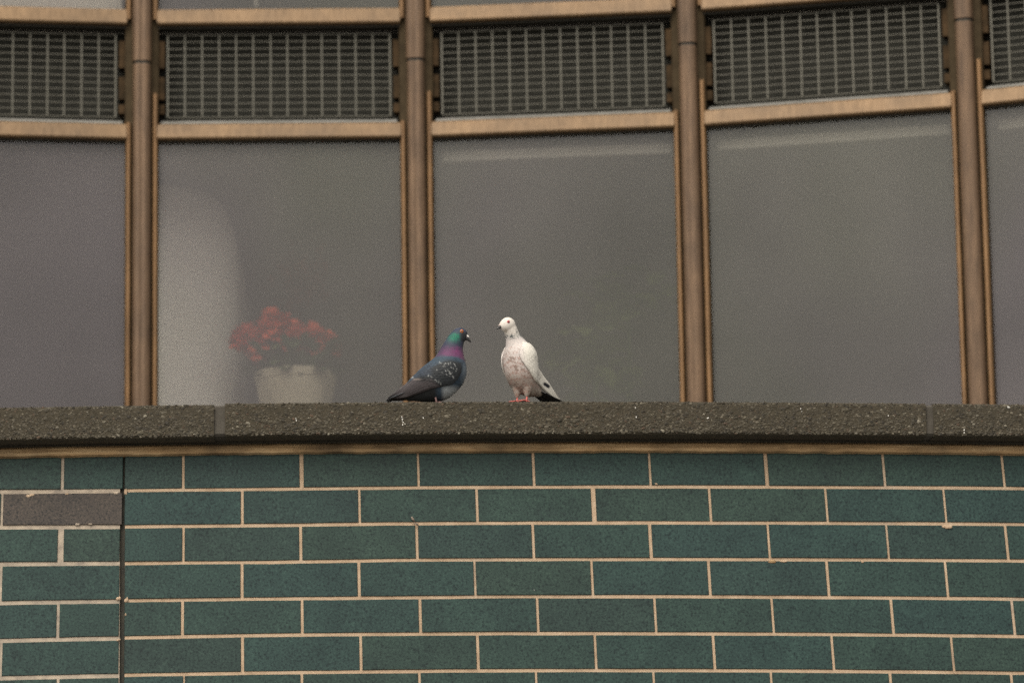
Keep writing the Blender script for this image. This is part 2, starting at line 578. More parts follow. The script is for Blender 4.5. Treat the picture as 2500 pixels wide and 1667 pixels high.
for k in range(1, 10):
    kk = k if k <= 7 else k - 2
    # right of the movement joint
    js = list(row_s[kk])
    while js[-1] < S1 - .33: js.append(js[-1] + .326)
    widths = [jw(k, s) for s in js]
    zmid = (bed_z(k - 1, -1, False) + bed_z(k, -1, False)) / 2
    eL, eR = exp_edges(zmid)
    ends = [(eR, 0.0)] + list(zip(js, widths)) + [(S1, 0.0)]
    for (sa, wa), (sb, wb) in zip(ends[:-1], ends[1:]):
        if sb - sa < .03: continue
        brick("brick", k, sa, sb, False, wa, wb, M['brick'])
    # left of it
    js = list(left_s[kk])
    while js[0] > S0 + .33: js.insert(0, js[0] - .326)
    widths = [jw(k, s) for s in js]
    ends = [(S0, 0.0)] + list(zip(js, widths)) + [(eL, 0.0)]
    for (sa, wa), (sb, wb) in zip(ends[:-1], ends[1:]):
        if sb - sa < .03: continue
        grey = (k == 2 and sa > -1.45)
        o = brick("brick", k, sa, sb, True, wa, wb, M['brick_grey' if grey else 'brick'])
        if grey: o["label"] = "grey brown brick beside the black vertical joint"

# mortar lumps left along the joints
for (s, z, w, h, mt) in [(-1.327, 2.7495, .016, .006, 'mortar'), (-1.226, 2.7515, .007, .004, 'mortar'), (-1.16, 2.667, .006, .0045, 'old_mortar'), (-1.196, 2.667, .007, .005, 'old_mortar'),
                         (-1.09, 2.7525, .010, .007, 'old_mortar'), (-1.083, 2.461, .008, .008, 'mortar'), (-1.062, 2.455, .007, .012, 'mortar'), (-1.062, 2.415, .004, .005, 'mortar'), (-1.063, 2.756, .006, .012, 'mortar'), (-1.082, 2.345, .006, .005, 'mortar'),
                         (1.192, 2.652, .021, .008, 'mortar'), (.706, 2.5505, .024, .0055, 'trim'), (.735, 2.5515, .012, .004, 'mortar'), (.96, 2.551, .006, .004, 'mortar'),
                         (.39, 2.7668, .007, .004, 'mortar')]:
    b = MB()
    c = WS(s, z, .0002)
    for q in range(3):
        b.blob(c + Vector((random.uniform(-.5, .5) * w, 0, random.uniform(-.25, .25) * h)), (w * random.uniform(.35, .65), .0022, h * random.uniform(.4, .75)), None, 8, 6, .12)
    b.build("mortar_lump", M[mt], parapet, True)

# ochre bedding strip under the coping
_tw = [random.uniform(-1, 1) for _ in range(400)]


def trim_jit(s, k):
    i = (s - S0) / (S1 - S0) * 120
    a_ = _tw[int(i) % 400] * .5 + _tw[int(i * 3) % 400] * .5
    if k in (0, 1): return (a_ * .0012, a_ * .0014)
    return (a_ * .0006, 0)


strip_grid(S0, S1, 240, [(.0035, 2.8540), (.0175, 2.8565), (.020, 2.864), (.015, 2.8765), (.004, 2.8835), (-.1, 2.8835), (-.1, 2.8545)], "bedding_strip", M['trim'], parapet, False, trim_jit)

# ------------------------------------------------------------------ coping stones
CO = 0.078                         # overhang in front of the brick face
kf = (WALL_D - CO) / WALL_D
CZ_T, CZ_B = 3.0005 * kf, 2.9075 * kf
CDEPTH = .36


def coping(sa, sb, dz_l, dz_r, label):
    sa, sb = sa * kf, sb * kf
    n = max(8, int((sb - sa) / .03))
    r = .010
    zb, zt = CZ_B, CZ_T
    prof = [(CO - .006, zb), (CO, zb + .007), (CO + .001, zt - r), (CO - .003, zt - .003), (CO - r, zt), (CO - CDEPTH, zt), (CO - CDEPTH, zb), (CO - .05, zb)]
    st = strip_grid(sa, sb, n, prof, "coping_stone", M['concrete'], parapet, False,
                    lambda s, k: (0, dz_l + (dz_r - dz_l) * (s - sa) / (sb - sa)))
    if label: st["label"] = label
    # exposed pebbles, too many to count
    vs_, fs, tone = [], [], []
    pal = [((.041, .034, .0215), 6), ((.054, .045, .029), 6), ((.070, .059, .039), 4), ((.027, .022, .014), 3.5), ((.112, .097, .069), 1.5), ((.17, .152, .115), .35), ((.068, .044, .027), .8), ((.62, .60, .55), .004)]
    cols = [np.array(c) for c, w in pal]; wts = np.array([w for c, w in pal]); wts /= wts.sum()
    ico = bmesh.new(); bmesh.ops.create_icosphere(ico, subdivisions=1, radius=1.0)
    iv = np.array([v.co[:] for v in ico.verts]); ifc = [[v.index for v in f.verts] for f in ico.faces]; ico.free()
    area_n = int((sb - sa) * .093 / (.0049 ** 2) * 1.15)
    top_n = int((sb - sa) / .0075 * 2.2)
    for q in range(area_n + top_n):
        s = random.uniform(sa + .003, sb - .003)
        sc = random.lognormvariate(0, .32) * .0026
        if q < area_n:
            z = random.uniform(zb + .002, zt - .004); o = CO + random.uniform(-.0004, .0004)
            nrm = 0
        else:
            z = zt - .0012 + random.uniform(-.001, .0008); sc *= .75; o = CO - random.uniform(.002, .03); nrm = 1
        z += dz_l + (dz_r - dz_l) * (s - sa) / (sb - sa)
        c = WS(s, z, o)
        ang = random.uniform(-.7, .7); e1, e2 = sc * random.uniform(1.0, 1.55), sc * random.uniform(.65, 1.0)
        fl = sc * random.uniform(.35, .6)
        J = 1 + rng.uniform(-.18, .18, len(iv))
        p = iv * J[:, None]
        u = p[:, 0] * e1; v = p[:, 2] * e2; w = p[:, 1] * fl
        uu = u * math.cos(ang) - v * math.sin(ang); vv = u * math.sin(ang) + v * math.cos(ang)
        if nrm: P_ = np.stack([uu, vv, w], 1)
        else: P_ = np.stack([uu, w, vv], 1)
        n0 = len(vs_)
        vs_.extend((P_ + np.array(c)).tolist())
        fs.extend([[i + n0 for i in f] for f in ifc])
        col = cols[rng.choice(len(cols), p=wts)] * rng.uniform(.8, 1.2)
        tone.extend([col] * len(iv))
    pb = part("aggregate", vs_, fs, M['pebble'], st)
    pb["kind"] = "stuff"
    at_ = pb.data.color_attributes.new("tone", 'FLOAT_COLOR', 'POINT')
    at_.data.foreach_set("color", np.concatenate([np.array(tone), np.ones((len(tone), 1))], 1).ravel())
    return st


coping(S0, -.8237, -.0035 + .0030, -.0025, "coping stone left of the wide grout joint, set a little low")
coping(-.7934, 1.1401, .0, -.0002, None)
coping(1.1609, S1, .0, .004, None)
for sa, sb in ((-.8237, -.7934), (1.1401, 1.1609)):
    strip_grid(sa * kf, sb * kf, 3, [(CO - .012, CZ_B + .002), (CO - .006, CZ_B + .008), (CO - .005, CZ_T - .010), (CO - .014, CZ_T - .004), (CO - CDEPTH + .005, CZ_T - .004), (CO - CDEPTH + .005, CZ_B + .002)], "grout_joint", M['grout'], parapet)
# drip and bed between coping and bricks
strip_grid(S0, S1, 60, [(.0, 2.8838), (-.2, 2.8838), (-.2, CZ_B + .004), (.0, CZ_B + .004)], "coping_bed", M['soffit'], parapet)

# bird lime spots on the coping face
for spots in ([(978, 1021), (979, 1026), (979, 1030), (981, 1034), (986, 1038), (980, 1040)], [(721, 1027), (722, 1032)], [(1547, 991), (1549, 1014)], [(1030, 1023)], [(2170, 997)], [(2359, 1027), (2359, 1034)], [(1953, 985), (1956, 992)]):
    b = MB()
    for (px, py) in spots:
        p = at(px, py, WALL_D - CO - .001)
        s_ = math.atan2(p.x, WALL_D) * WALL_D
        p = WS(p.x, p.z, CO + .0018)
        b.blob(p, (.0015 * random.uniform(.6, 1.3), .0012, .0022 * random.uniform(.6, 1.3)), None, 7, 5, .2)
    b.build("bird_dropping", M['dropping'], parapet, True)

# small brown scrap stuck in a joint
p = WS(-.2785, 2.6635, .004)
b = MB()
b.tube([p + Vector((-.004, -.001, .012)), p + Vector((-.001, -.004, .006)), p + Vector((.004, -.002, -.001))], [.0022, .0034, .0015], 7)
b.tube([p + Vector((.003, -.001, -.004)), p + Vector((.010, -.003, -.008)), p + Vector((.014, -.001, -.012))], [.0012, .0026, .001], 6)
o = b.build("dry_scrap", M['scrap'], None, True)
tag(o, "tiny dry brown scrap clinging to the mortar joint below the dark pigeon", "debris")

# ------------------------------------------------------------------ terrace behind the parapet
bx = MB()
bx.box8([(-4, 13.2 + .25, 2.25), (4, 13.2 + .25, 2.25), (4, 15.6, 2.25), (-4, 15.6, 2.25), (-4, 13.2 + .25, 2.40), (4, 13.2 + .25, 2.40), (4, 15.6, 2.40), (-4, 15.6, 2.40)])
bx.build("terrace_floor", M['asphalt'])["kind"] = "structure"

# ------------------------------------------------------------------ curved window wall
VERT_S = [-2.945, -2.062, -1.1796, -.2971, .5836, 1.4751, 2.360, 3.245]
VX = [NS(s, 0) for s in VERT_S]
facade = empty("window_wall", NS(0, 2.4), "curved bronze framed window wall with ventilation grilles behind the parapet", "window wall")
Z_SILL, Z_PANE, Z_TR, Z_LEDGE, Z_G0, Z_G1, Z_GAP, Z_UT, Z_TOP = 3.30, 4.3265, 4.3813, 4.3964, 4.410, 4.6855, 4.7104, 4.7658, 5.75


class Panel:
    def __init__(self, A, B):
        self.A = A.copy(); self.t = (B - A); self.L = self.t.length; self.t.normalize()
        self.n = Vector((self.t.y, -self.t.x, 0))      # towards the camera

    def __call__(self, u, z, n):
        p = self.A + self.t * u + self.n * n
        return Vector((p.x, p.y, z))

    def box(self, mb, u0, u1, z0, z1, n0, n1, tilt=0.0):
        """n0 front, n1 back; tilt pushes the front's lower edge forward"""
        mb.box8([self(u0, z0, n0 + tilt), self(u1, z0, n0 + tilt), self(u1, z0, n1), self(u0, z0, n1), self(u0, z1, n0), self(u1, z1, n0), self(u1, z1, n1), self(u0, z1, n1)])

    def profile(self, mb, u0, u1, prof):
        n = len(prof)
        vs_ = [self(u, z, o) for u in (u0, u1) for (o, z) in prof]
        fs = [(k, n + k, n + (k + 1) % n, (k + 1) % n) for k in range(n)] + [tuple(range(n)), tuple(range(n, 2 * n))[::-1]]
        mb.add(vs_, fs)


HALF = .054           # half width of a mullion
unit = MB(); unit.box8([(-.5, -.5, -.5), (.5, -.5, -.5), (.5, .5, -.5), (-.5, .5, -.5), (-.5, -.5, .5), (.5, -.5, .5), (.5, .5, .5), (-.5, .5, .5)])
bar_me = mesh_data("grille_bar", unit.v, unit.f, M['grille'])
cross_me = mesh_data("grille_cross_bar", unit.v, unit.f, M['grille_cross'])

for i in range(len(VX) - 1):
    P = Panel(VX[i], VX[i + 1])
    u0, u1 = HALF - .004, P.L - HALF + .004
    # lower pane and upper pane, real sheets of glass 8 mm thick
    for z0, z1 in ((Z_SILL, Z_PANE + .01), (Z_UT - .01, Z_TOP)):
        part("window_pane", [P(u0 - .02, z0, -.013), P(u1 + .02, z0, -.013), P(u1 + .02, z1, -.013), P(u0 - .02, z1, -.013)], [(0, 1, 2, 3)], M['glass'], facade)
    # rails: rounded face that leans back a little
    for z0, z1 in ((Z_PANE, Z_TR), (Z_GAP, Z_UT)):
        mb = MB()
        P.profile(mb, u0, u1, [(.018, z0 + .002), (.021, z0 + .007), (.010, z1 - .006), (.006, z1 - .001), (-.06, z1), (-.06, z0)])
        tr = mb.build("rail", M['transom'], facade)
        mb = MB(); P.box(mb, u0, u1, z0 - .006, z0 - .0005, -.004, -.05)
        mb.build("gasket", M['gasket'], tr)
    mb = MB(); P.profile(mb, u0 + .012, u1 - .012, [(.004, Z_TR + .001), (-.022, Z_LEDGE + .002), (-.08, Z_LEDGE + .002), (-.08, Z_TR + .001)])
    mb.build("sill_flashing", M['zinc'], facade)
    # interior rail just behind the pane
    # grille
    gu0, gu1 = .083, P.L - .083
    gr = MB()
    P.box(gr, .03, P.L - .03, Z_LEDGE + .003, Z_GAP - .001, -.085, -.11)
    grille = gr.build("ventilation_grille", M['dark_box'], facade)
    R3 = Matrix((P.t, -P.n, Vector((0, 0, 1)))).transposed().to_4x4()
    ncol, nrow = 13, 12
    for c in range(ncol + 1):
        u = gu0 + (gu1 - gu0) * c / ncol + random.uniform(-.0008, .0008)
        w = .0037 if c not in (0, ncol) else .0043
        inst("grille_bar", bar_me, Matrix.Translation(P(u, (Z_G0 + Z_G1) / 2, -.026)) @ R3 @ Matrix.Diagonal((w, .018, Z_G1 - Z_G0, 1)), grille)
    for c in range(nrow + 1):
        z = Z_G0 + (Z_G1 - Z_G0) * c / nrow
        w = .0022
        inst("grille_cross_bar", cross_me, Matrix.Translation(P((gu0 + gu1) / 2, z, -.0215)) @ R3 @ Matrix.Diagonal((gu1 - gu0, .005, w, 1)), grille)
    # sill wall under the panes
    mb = MB(); P.box(mb, 0, P.L, 2.38, Z_SILL - .05, -.02, -.14); mb.build("sill_wall", M['render'], facade)
    mb = MB(); P.box(mb, 0, P.L, Z_SILL - .0495, Z_SILL + .004, .04, -.14); mb.build("sill_rail", M['transom'], facade)


def mullion(i):
    V = VX[i]
    n = Vector((0, 0, 0))
    if i > 0: n += Panel(VX[i - 1], VX[i]).n
    if i < len(VX) - 1: n += Panel(VX[i], VX[i + 1]).n
    n.normalize()
    t = Vector((-n.y, n.x, 0))

    def Q(u, z, o):
        p = V + t * u + n * o
        return (p.x, p.y, z)

    def ext(prof, z0, z1, name, mat, parent, smooth=False):
        m_ = len(prof)
        vs_ = [Q(u, z, o) for z in (z0, z1) for (u, o) in prof]
        fs = [(k, (k + 1) % m_, m_ + (k + 1) % m_, m_ + k) for k in range(m_)] + [tuple(range(m_))[::-1], tuple(range(m_, 2 * m_))]
        o = part(name, vs_, fs, mat, parent)
        return o
    mu = ext([(-.0535, -.10), (.0535, -.10), (.0535, -.004), (.030, .003), (-.030, .003), (-.0535, -.004)][::-1], 2.40, Z_TOP, "mullion", M['channel'], facade)
    # half round cover in two lengths with an open joint in the grille zone
    cv = [(.029, .003)] + [(.029 * math.copysign(abs(math.cos(a_)) ** .8, math.cos(a_)), .006 + .028 * math.sin(a_) ** .7) for a_ in np.linspace(.03, math.pi - .03, 25)] + [(-.029, .003)]
    # a shallow flat in the middle
    cv = [(u, min(o, .0325 - .0012 * math.cos(u / .012 * math.pi))) for u, o in cv]
    zj = float(np.interp(i, [1, 2, 3, 4, 5, 6], [4.585, 4.583, 4.585, 4.600, 4.612, 4.62]))
    cw = [(u * 1.06, o + .001) for u, o in cv]
    for z0, z1 in ((2.44, zj - .005), (zj + .005, Z_TOP)):
        o = ext(cv if z1 < 5 else cw, z0, z1, "mullion_cover", M['bronze'], mu)
    ext([(u * .93, o - .003) for u, o in cv], zj - .0049, zj + .0049, "cover_joint", M['gasket'], mu)
    # brass beads either side, below the grille and above it
    for sgn in (-1, 1):
        bead = [(sgn * u, o) for u, o in [(.0355, .000), (.0355, .014), (.039, .0175), (.046, .0175), (.0505, .013), (.0505, .000)]]
        if sgn < 0: bead = bead[::-1]
        ztop = Z_LEDGE + .085 if sgn > 0 else Z_LEDGE - .012
        ext(bead, 2.44, ztop, "glazing_bead", M['brass'], mu)
        ext(bead, Z_GAP + .02, Z_TOP, "glazing_bead", M['brass'], mu)
        # brackets that hold the grille
        for zb_, h in ((Z_G0 + .06, .075), (Z_G1 - .11, .09), (Z_G0 + .012, .03)):
            bk = [(sgn * u, o) for u, o in [(.055, -.06), (.055, -.012), (.074, -.015), (.074, -.06)]]
            if sgn < 0: bk = bk[::-1]
            ext(bk, zb_, zb_ + h, "bracket", M['bracket'], mu)
    return mu


for i in range(1, len(VX) - 1):
    mullion(i)

# ------------------------------------------------------------------ rooms behind the glass
yb = 18.6


def slab(name, x0, x1, y0, y1, z0, z1, mat):
    mb = MB(); mb.box8([(x0, y0, z0), (x1, y0, z0), (x1, y1, z0), (x0, y1, z0), (x0, y0, z1), (x1, y0, z1), (x1, y1, z1), (x0, y1, z1)])
    o = mb.build(name, mat); o["kind"] = "structure"; return o


slab("room_floor", -3.6, 3.6, 15.36, yb, 2.30, 2.42, M['room_floor'])
slab("back_wall", -3.6, 3.6, yb, yb + .15, 2.30, 6.0, M['room_wall'])
slab("side_wall", -3.75, -3.6, 14.2, yb, 2.30, 6.0, M['room_wall'])
slab("side_wall", 3.6, 3.75, 14.2, yb, 2.30, 6.0, M['room_wall'])
slab("ceiling_slab", -3.6, 3.6, 15.32, yb, 4.44, 4.70, M['room_ceiling'])
ring = [(v.x, v.y + .02) for v in VX] + [(3.75, yb + .15), (-3.75, yb + .15)]
nn = len(ring)
rf = part("upper_ceiling", [(x, y, Z_TOP + .002) for x, y in ring] + [(x, y, Z_TOP + .2) for x, y in ring], [(k, (k + 1) % nn, nn + (k + 1) % nn, nn + k) for k in range(nn)] + [tuple(range(nn))[::-1], tuple(range(nn, 2 * nn))], M['room_ceiling'])
rf["kind"] = "structure"

# rails of the blinds, just inside the panes
for i in range(3, 6):
    P = Panel(VX[i], VX[i + 1])
    mb = MB()
    P.profile(mb, .07, P.L - .07, [(-.120, 4.282), (-.128, 4.316), (-.15, 4.316), (-.15, 4.282)])
    tag(mb.build("blind_rail", M['pale_rail'], facade))

# tall cream screen with a rounded edge and top inside the second pane
yf, rr_ = 15.79, .20
xl, xr = at(372, 700, yf).x, at(576, 700, yf).x
zt_ = at(470, 395, yf).z
levels = [(2.42, 0.0), (zt_ - .34, 0.0)] + [(zt_ - .34 + .34 * math.sin(q), .30 * (1 - math.cos(q))) for q in np.linspace(.12, math.pi / 2, 14)]
vs_, fs = [], []
for z, ins in levels:
    xe = xr - ins * .55
    prof = [(xl, yf + ins)] + [(xe - rr_ + rr_ * math.sin(q), yf + ins + rr_ - rr_ * math.cos(q)) for q in np.linspace(0, math.pi / 2, 16)] + [(xe, yf + .7), (xl, yf + .7)]
    nn = len(prof)
    vs_ += [(x, y, z) for x, y in prof]
for a_ in range(len(levels) - 1):
    fs += [(a_ * nn + k, a_ * nn + (k + 1) % nn, (a_ + 1) * nn + (k + 1) % nn, (a_ + 1) * nn + k) for k in range(nn)]
fs += [tuple(range(nn))[::-1], tuple(range((len(levels) - 1) * nn, len(levels) * nn))]
o = part("interior_screen", vs_, fs, M['cream_plaster'])
tag(o, "tall cream screen with a rounded top inside the room, left of the red flowers", "screen")

# pale blind in the upper left pane and a thin rod in the next one
P = Panel(VX[1], VX[2])
mb = MB(); P.box(mb, .06, P.L - .06, Z_UT + .01, 5.7, -.10, -.104)
tag(mb.build("roller_blind", M['pale_rail'], None), "pale roller blind drawn down behind the upper left window pane", "blind")
c = at(625, 15, 15.55)
mb = MB(); mb.tube([(c.x, c.y, c.z - .005), (c.x, c.y, 5.7)], .008, 8)
tag(mb.build("hanging_rod", M['pale_rail'], None, True), "thin pale rod hanging behind the upper pane above the second grille from the left", "rod")

# inside window shelf and the plants on it
P = Panel(VX[2], VX[3])
SHELF = 3.44
slab("window_shelf", -3.4, 3.4, 15.42, 16.15, SHELF - .04, SHELF, M['white_sill'])


def leaf(mb, base, tip, w, sag=.2, n=5):
    base, tip = Vector(base), Vector(tip)
    d = tip - base
    side = d.cross(Vector((0, 0, 1)))
    if side.length < 1e-5: side = Vector((1, 0, 0))
    side.normalize(); up = side.cross(d).normalized()
    vs_ = []
    for i in range(n + 1):
        t = i / n
        ww = w * math.sin(math.pi * min(1, t * .92 + .06)) ** .8
        c_ = base + d * t + up * (sag * d.length * (t - t * t))
        vs_ += [c_ - side * ww + up * ww * .25, c_, c_ + side * ww + up * ww * .25]
    fs = []
    for i in range(n):
        fs += [(i * 3, i * 3 + 1, i * 3 + 4, i * 3 + 3), (i * 3 + 1, i * 3 + 2, i * 3 + 5, i * 3 + 4)]
    mb.add(vs_, fs)


YP = 15.64
heads = [(663, 788, 27), (690, 798, 24), (719, 815, 22), (601, 824, 25), (630, 838, 27), (578, 836, 14), (700, 832, 24), (767, 825, 25), (797, 842, 22), (818, 855, 13), (662, 815, 24), (740, 836, 20), (648, 806, 18), (780, 838, 18)]
for (px, top_y, r0, r1, lo, hi, lab) in ((722, 914, 76, 103, 0, 2500, "wide cream planter of red flowers beside the cream screen, behind the second window pane"),):
    Yp = YP if lo == 0 else YP - .03
    k = Yp / FPX
    pc = at(px, top_y, Yp)
    rim_z = pc.z
    plant = empty("potted_plant", (pc.x, Yp, SHELF), lab, "potted plant")
    N_ = 72
    lobe = lambda q: 1 - .03 * (.5 + .5 * math.cos(12 * math.pi * q / N_ + 2.6)) ** 2
    ring_ = lambda r, z: [(pc.x + r * lobe(q) * k * math.cos(2 * math.pi * q / N_), Yp + r * lobe(q) * k * math.sin(2 * math.pi * q / N_), z) for q in range(N_)]
    levels = [ring_(r0, SHELF), ring_(r1 - 3, rim_z - .03), ring_(r1, rim_z - .028), ring_(r1, rim_z), ring_(r1 - 6, rim_z), ring_(r1 - 8, rim_z - .03)]
    vs_ = [p for l in levels for p in l]
    fs = [(a_ * N_ + q, a_ * N_ + (q + 1) % N_, (a_ + 1) * N_ + (q + 1) % N_, (a_ + 1) * N_ + q) for a_ in range(len(levels) - 1) for q in range(N_)] + [tuple(range(N_))[::-1]]
    part("planter", vs_, fs, M['pot'], plant)
    part("soil", ring_(r1 - 7.5, rim_z - .026), [tuple(range(N_))], M['soil'], plant)
    mb = MB()
    for q in range(240):
        ph = random.uniform(0, 2 * math.pi); rr = random.uniform(.0, .13)
        b0 = Vector((pc.x + math.cos(ph) * rr, Yp + math.sin(ph) * rr, rim_z + random.uniform(-.02, .085)))
        leaf(mb, b0, b0 + Vector((math.cos(ph) * random.uniform(.03, .07), math.sin(ph) * .05, random.uniform(-.03, .05))), random.uniform(.014, .026))
    mb.build("foliage", M['leaf'], plant, True)
    for (hx, hy, r) in heads:
        if not (lo <= hx < hi): continue
        c = at(hx, hy, Yp - .04 + random.uniform(-.05, .05))
        rad = r * 1.3 * k
        mb = MB()
        for q in range(110):
            d = Vector((random.gauss(0, 1), random.gauss(0, 1), random.gauss(0, 1))).normalized()
            p0 = c + d * rad * random.uniform(.25, .8)
            leaf(mb, p0, p0 + d * rad * .5 + Vector((random.uniform(-1, 1), random.uniform(-1, 1), random.uniform(-1, 1))) * rad * .3, rad * .42, .2, 3)
        mb.tube([(pc.x + (c.x - pc.x) * .4, Yp, rim_z - .02), (pc.x + (c.x - pc.x) * .8, Yp, (rim_z + c.z) / 2 + .01), c], .0025, 5)
        mb.build("flower_head", M['petal'], plant, True)

# a rust coloured plant further back
c0 = at(735, 660, 16.9)
pl2 = empty("houseplant", (c0.x, 16.9, 2.42), "faint rust coloured houseplant deep in the room above the red flowers", "plant")
mb = MB(); mb.tube([(c0.x, 16.9, 2.44), (c0.x + .01, 16.9, 3.2), (c0.x, 16.9, c0.z)], [.02, .015, .006], 8); mb.build("stem", M['soil'], pl2, True)
mb = MB(); mb.tube([(c0.x, 16.9, 2.421), (c0.x, 16.9, 2.75)], [.12, .15], 24); mb.build("plant_pot", M['room_wall'], pl2)
mb = MB()
for q in range(160):
    d = Vector((random.gauss(0, .8), random.gauss(0, .6), random.gauss(0, .9)))
    p0 = Vector((c0.x, 16.9, c0.z - .05)) + d * .055
    leaf(mb, p0, p0 + Vector((random.uniform(-.05, .05), random.uniform(-.04, .04), random.uniform(-.02, .05))), .015)
mb.build("foliage", M['petal_orange'], pl2, True)

# pale green leaves inside the third pane
for lab, cx_, cy_, Y, spread, n in (("pale green leafy houseplant low inside the middle window pane right of the white pigeon", 1455, 890, 16.1, (.18, .17), 60), ("pale green houseplant with long leaves higher up inside the middle window pane", 1535, 735, 16.15, (.20, .07), 40)):
    c0 = at(cx_, cy_, Y)
    hp = empty("houseplant", (c0.x, Y, 2.42), lab, "plant")
    mb = MB(); mb.tube([(c0.x, Y, 2.44), (c0.x - .01, Y, 3.1), (c0.x, Y, c0.z)], [.018, .014, .005], 8); mb.build("stem", M['leaf'], hp, True)
    mb = MB(); mb.tube([(c0.x, Y, 2.421), (c0.x, Y, 2.72)], [.11, .14], 24); mb.build("plant_pot", M['room_wall'], hp)
    mb = MB()
    for q in range(n):
        ph = random.uniform(0, 2 * math.pi)
        p0 = Vector((c0.x, Y, c0.z)) + Vector((random.gauss(0, spread[0] * .35), random.gauss(0, .05), random.gauss(0, spread[1] * .45)))
        leaf(mb, p0, p0 + Vector((math.cos(ph) * .10, math.sin(ph) * .07, random.uniform(-.06, .04))), random.uniform(.032, .05))
    mb.build("foliage", M['leaf_pale'], hp, True)


# ------------------------------------------------------------------ pigeons
def srgb(*c):
    c = np.array(c) / 255.0
    return np.where(c <= .04045, c / 12.92, ((c + .055) / 1.055) ** 2.4)


def catmull(pts, n):
    pts = np.array(pts, float)
    p = np.vstack([2 * pts[0] - pts[1], pts, 2 * pts[-1] - pts[-2]])
    out = []
    m_ = len(pts) - 1
    for q in np.linspace(0, m_, n):
        i = min(int(q), m_ - 1); t = q - i
        a_, b_, c_, d_ = p[i], p[i + 1], p[i + 2], p[i + 3]
        out.append(.5 * ((2 * b_) + (-a_ + c_) * t + (2 * a_ - 5 * b_ + 4 * c_ - d_) * t * t + (-a_ + 3 * b_ - 3 * c_ + d_) * t ** 3))
    return np.array(out)


def resample(poly, n):
    poly = catmull(poly, 200)
    d = np.concatenate([[0], np.cumsum(np.linalg.norm(np.diff(poly, axis=0), axis=1))])
    q = np.linspace(0, d[-1], n)
    return np.stack([np.interp(q, d, poly[:, k]) for k in range(poly.shape[1])], 1)


def loft(st, n_len, n_ring, power=2.0):
    """st rows: Tx, Tz, Bx, Bz, w. returns verts (a, lateral, h), faces"""
    S_ = catmull(st, n_len)
    vs_, fs = [], []
    for r in S_:
        T, B, w = np.array([r[0], r[1]]), np.array([r[2], r[3]]), max(r[4], 1e-4)
        c_, hv = (T + B) / 2, (T - B) / 2
        for k in range(n_ring):
            a_ = 2 * math.pi * k / n_ring
            ca, sa = math.cos(a_), math.sin(a_)
            ca = math.copysign(abs(ca) ** (2 / power), ca); sa = math.copysign(abs(sa) ** (2 / power), sa)
            q = c_ + hv * ca
            vs_.append((q[0], sa * w, q[1]))
    for i in range(n_len - 1):
        for k in range(n_ring):
            k2 = (k + 1) % n_ring
            fs.append((i * n_ring + k, i * n_ring + k2, (i + 1) * n_ring + k2, (i + 1) * n_ring + k))
    fs.append(tuple(range(n_ring))[::-1]); fs.append(tuple(range((n_len - 1) * n_ring, n_len * n_ring)))
    return np.array(vs_), fs


def vnoise(p, seed, scale):
    """cheap smooth noise by sums of sines, about -1..1"""
    r_ = np.random.default_rng(seed)
    o = np.zeros(len(p))
    for q in range(7):
        k = r_.normal(size=3) * scale
        o += np.sin(p @ k + r_.uniform(0, 6.28)) / 7 * 1.7
    return o


def sm(x, a_, b_):
    t = np.clip((x - a_) / (b_ - a_), 0, 1)
    return t * t * (3 - 2 * t)


def lerp(c0, c1, f):
    return c0 + (c1 - c0) * f[:, None]


def remesh(vs_, fs, voxel, smooth_iter):
    me = bpy.data.meshes.new("tmp"); me.from_pydata([tuple(v) for v in vs_], [], fs); me.update()
    ob = bpy.data.objects.new("tmp", me); COL.objects.link(ob)
    m_ = ob.modifiers.new("r", 'REMESH'); m_.mode = 'VOXEL'; m_.voxel_size = voxel
    s_ = ob.modifiers.new("s", 'SMOOTH'); s_.factor = .5; s_.iterations = smooth_iter
    dg = bpy.context.evaluated_depsgraph_get(); dg.update()
    ev = ob.evaluated_get(dg); m2 = ev.to_mesh()
    co = np.empty(len(m2.vertices) * 3); m2.vertices.foreach_get("co", co)
    F = [tuple(p.vertices) for p in m2.polygons]
    ev.to_mesh_clear()
    bpy.data.objects.remove(ob); bpy.data.meshes.remove(me)
    return co.reshape(-1, 3), F


def color_part(name, vs_, fs, cols, parent, mat=None):
    o = part(name, vs_, fs, mat or M['plumage'], parent, True)
    a_ = o.data.color_attributes.new("tone", 'FLOAT_COLOR', 'POINT')
    a_.data.foreach_set("color", np.concatenate([np.clip(cols, 0, 1), np.ones((len(cols), 1))], 1).ravel())
    return o


def scallops(T, V, nr, nc, t_end):
    """overlapping covert feathers: relief 0..1 rising to each feather's rounded tip, and an edge mask"""
    best = np.zeros_like(T); edge = np.zeros_like(T)
    for k in range(nr):
        t0 = t_end * k / nr
        L_ = t_end / nr * 1.9
        col = V * nc + .5 * (k % 2) + .15 * math.sin(k * 2.3)
        w = (col - np.floor(col)) * 2 - 1
        u = (T - t0) / L_
        lim = 1 - .42 * w ** 2
        inside = (u > 0) & (u < lim)
        hgt = u / np.maximum(lim, .2)
        ed = inside * (sm(hgt, .74, .96) + .5 * sm(np.abs(w), .8, 1.0))
        up = inside & (hgt >= 0)
        newer = up & (k >= 0)
        # later rows lie under earlier ones: keep the first that covers
        free = best == 0
        best = np.where(newer & free, hgt + 1e-3, best)
        edge = np.where(newer & free, np.clip(ed, 0, 1), edge)
    return np.clip(best, 0, 1), edge


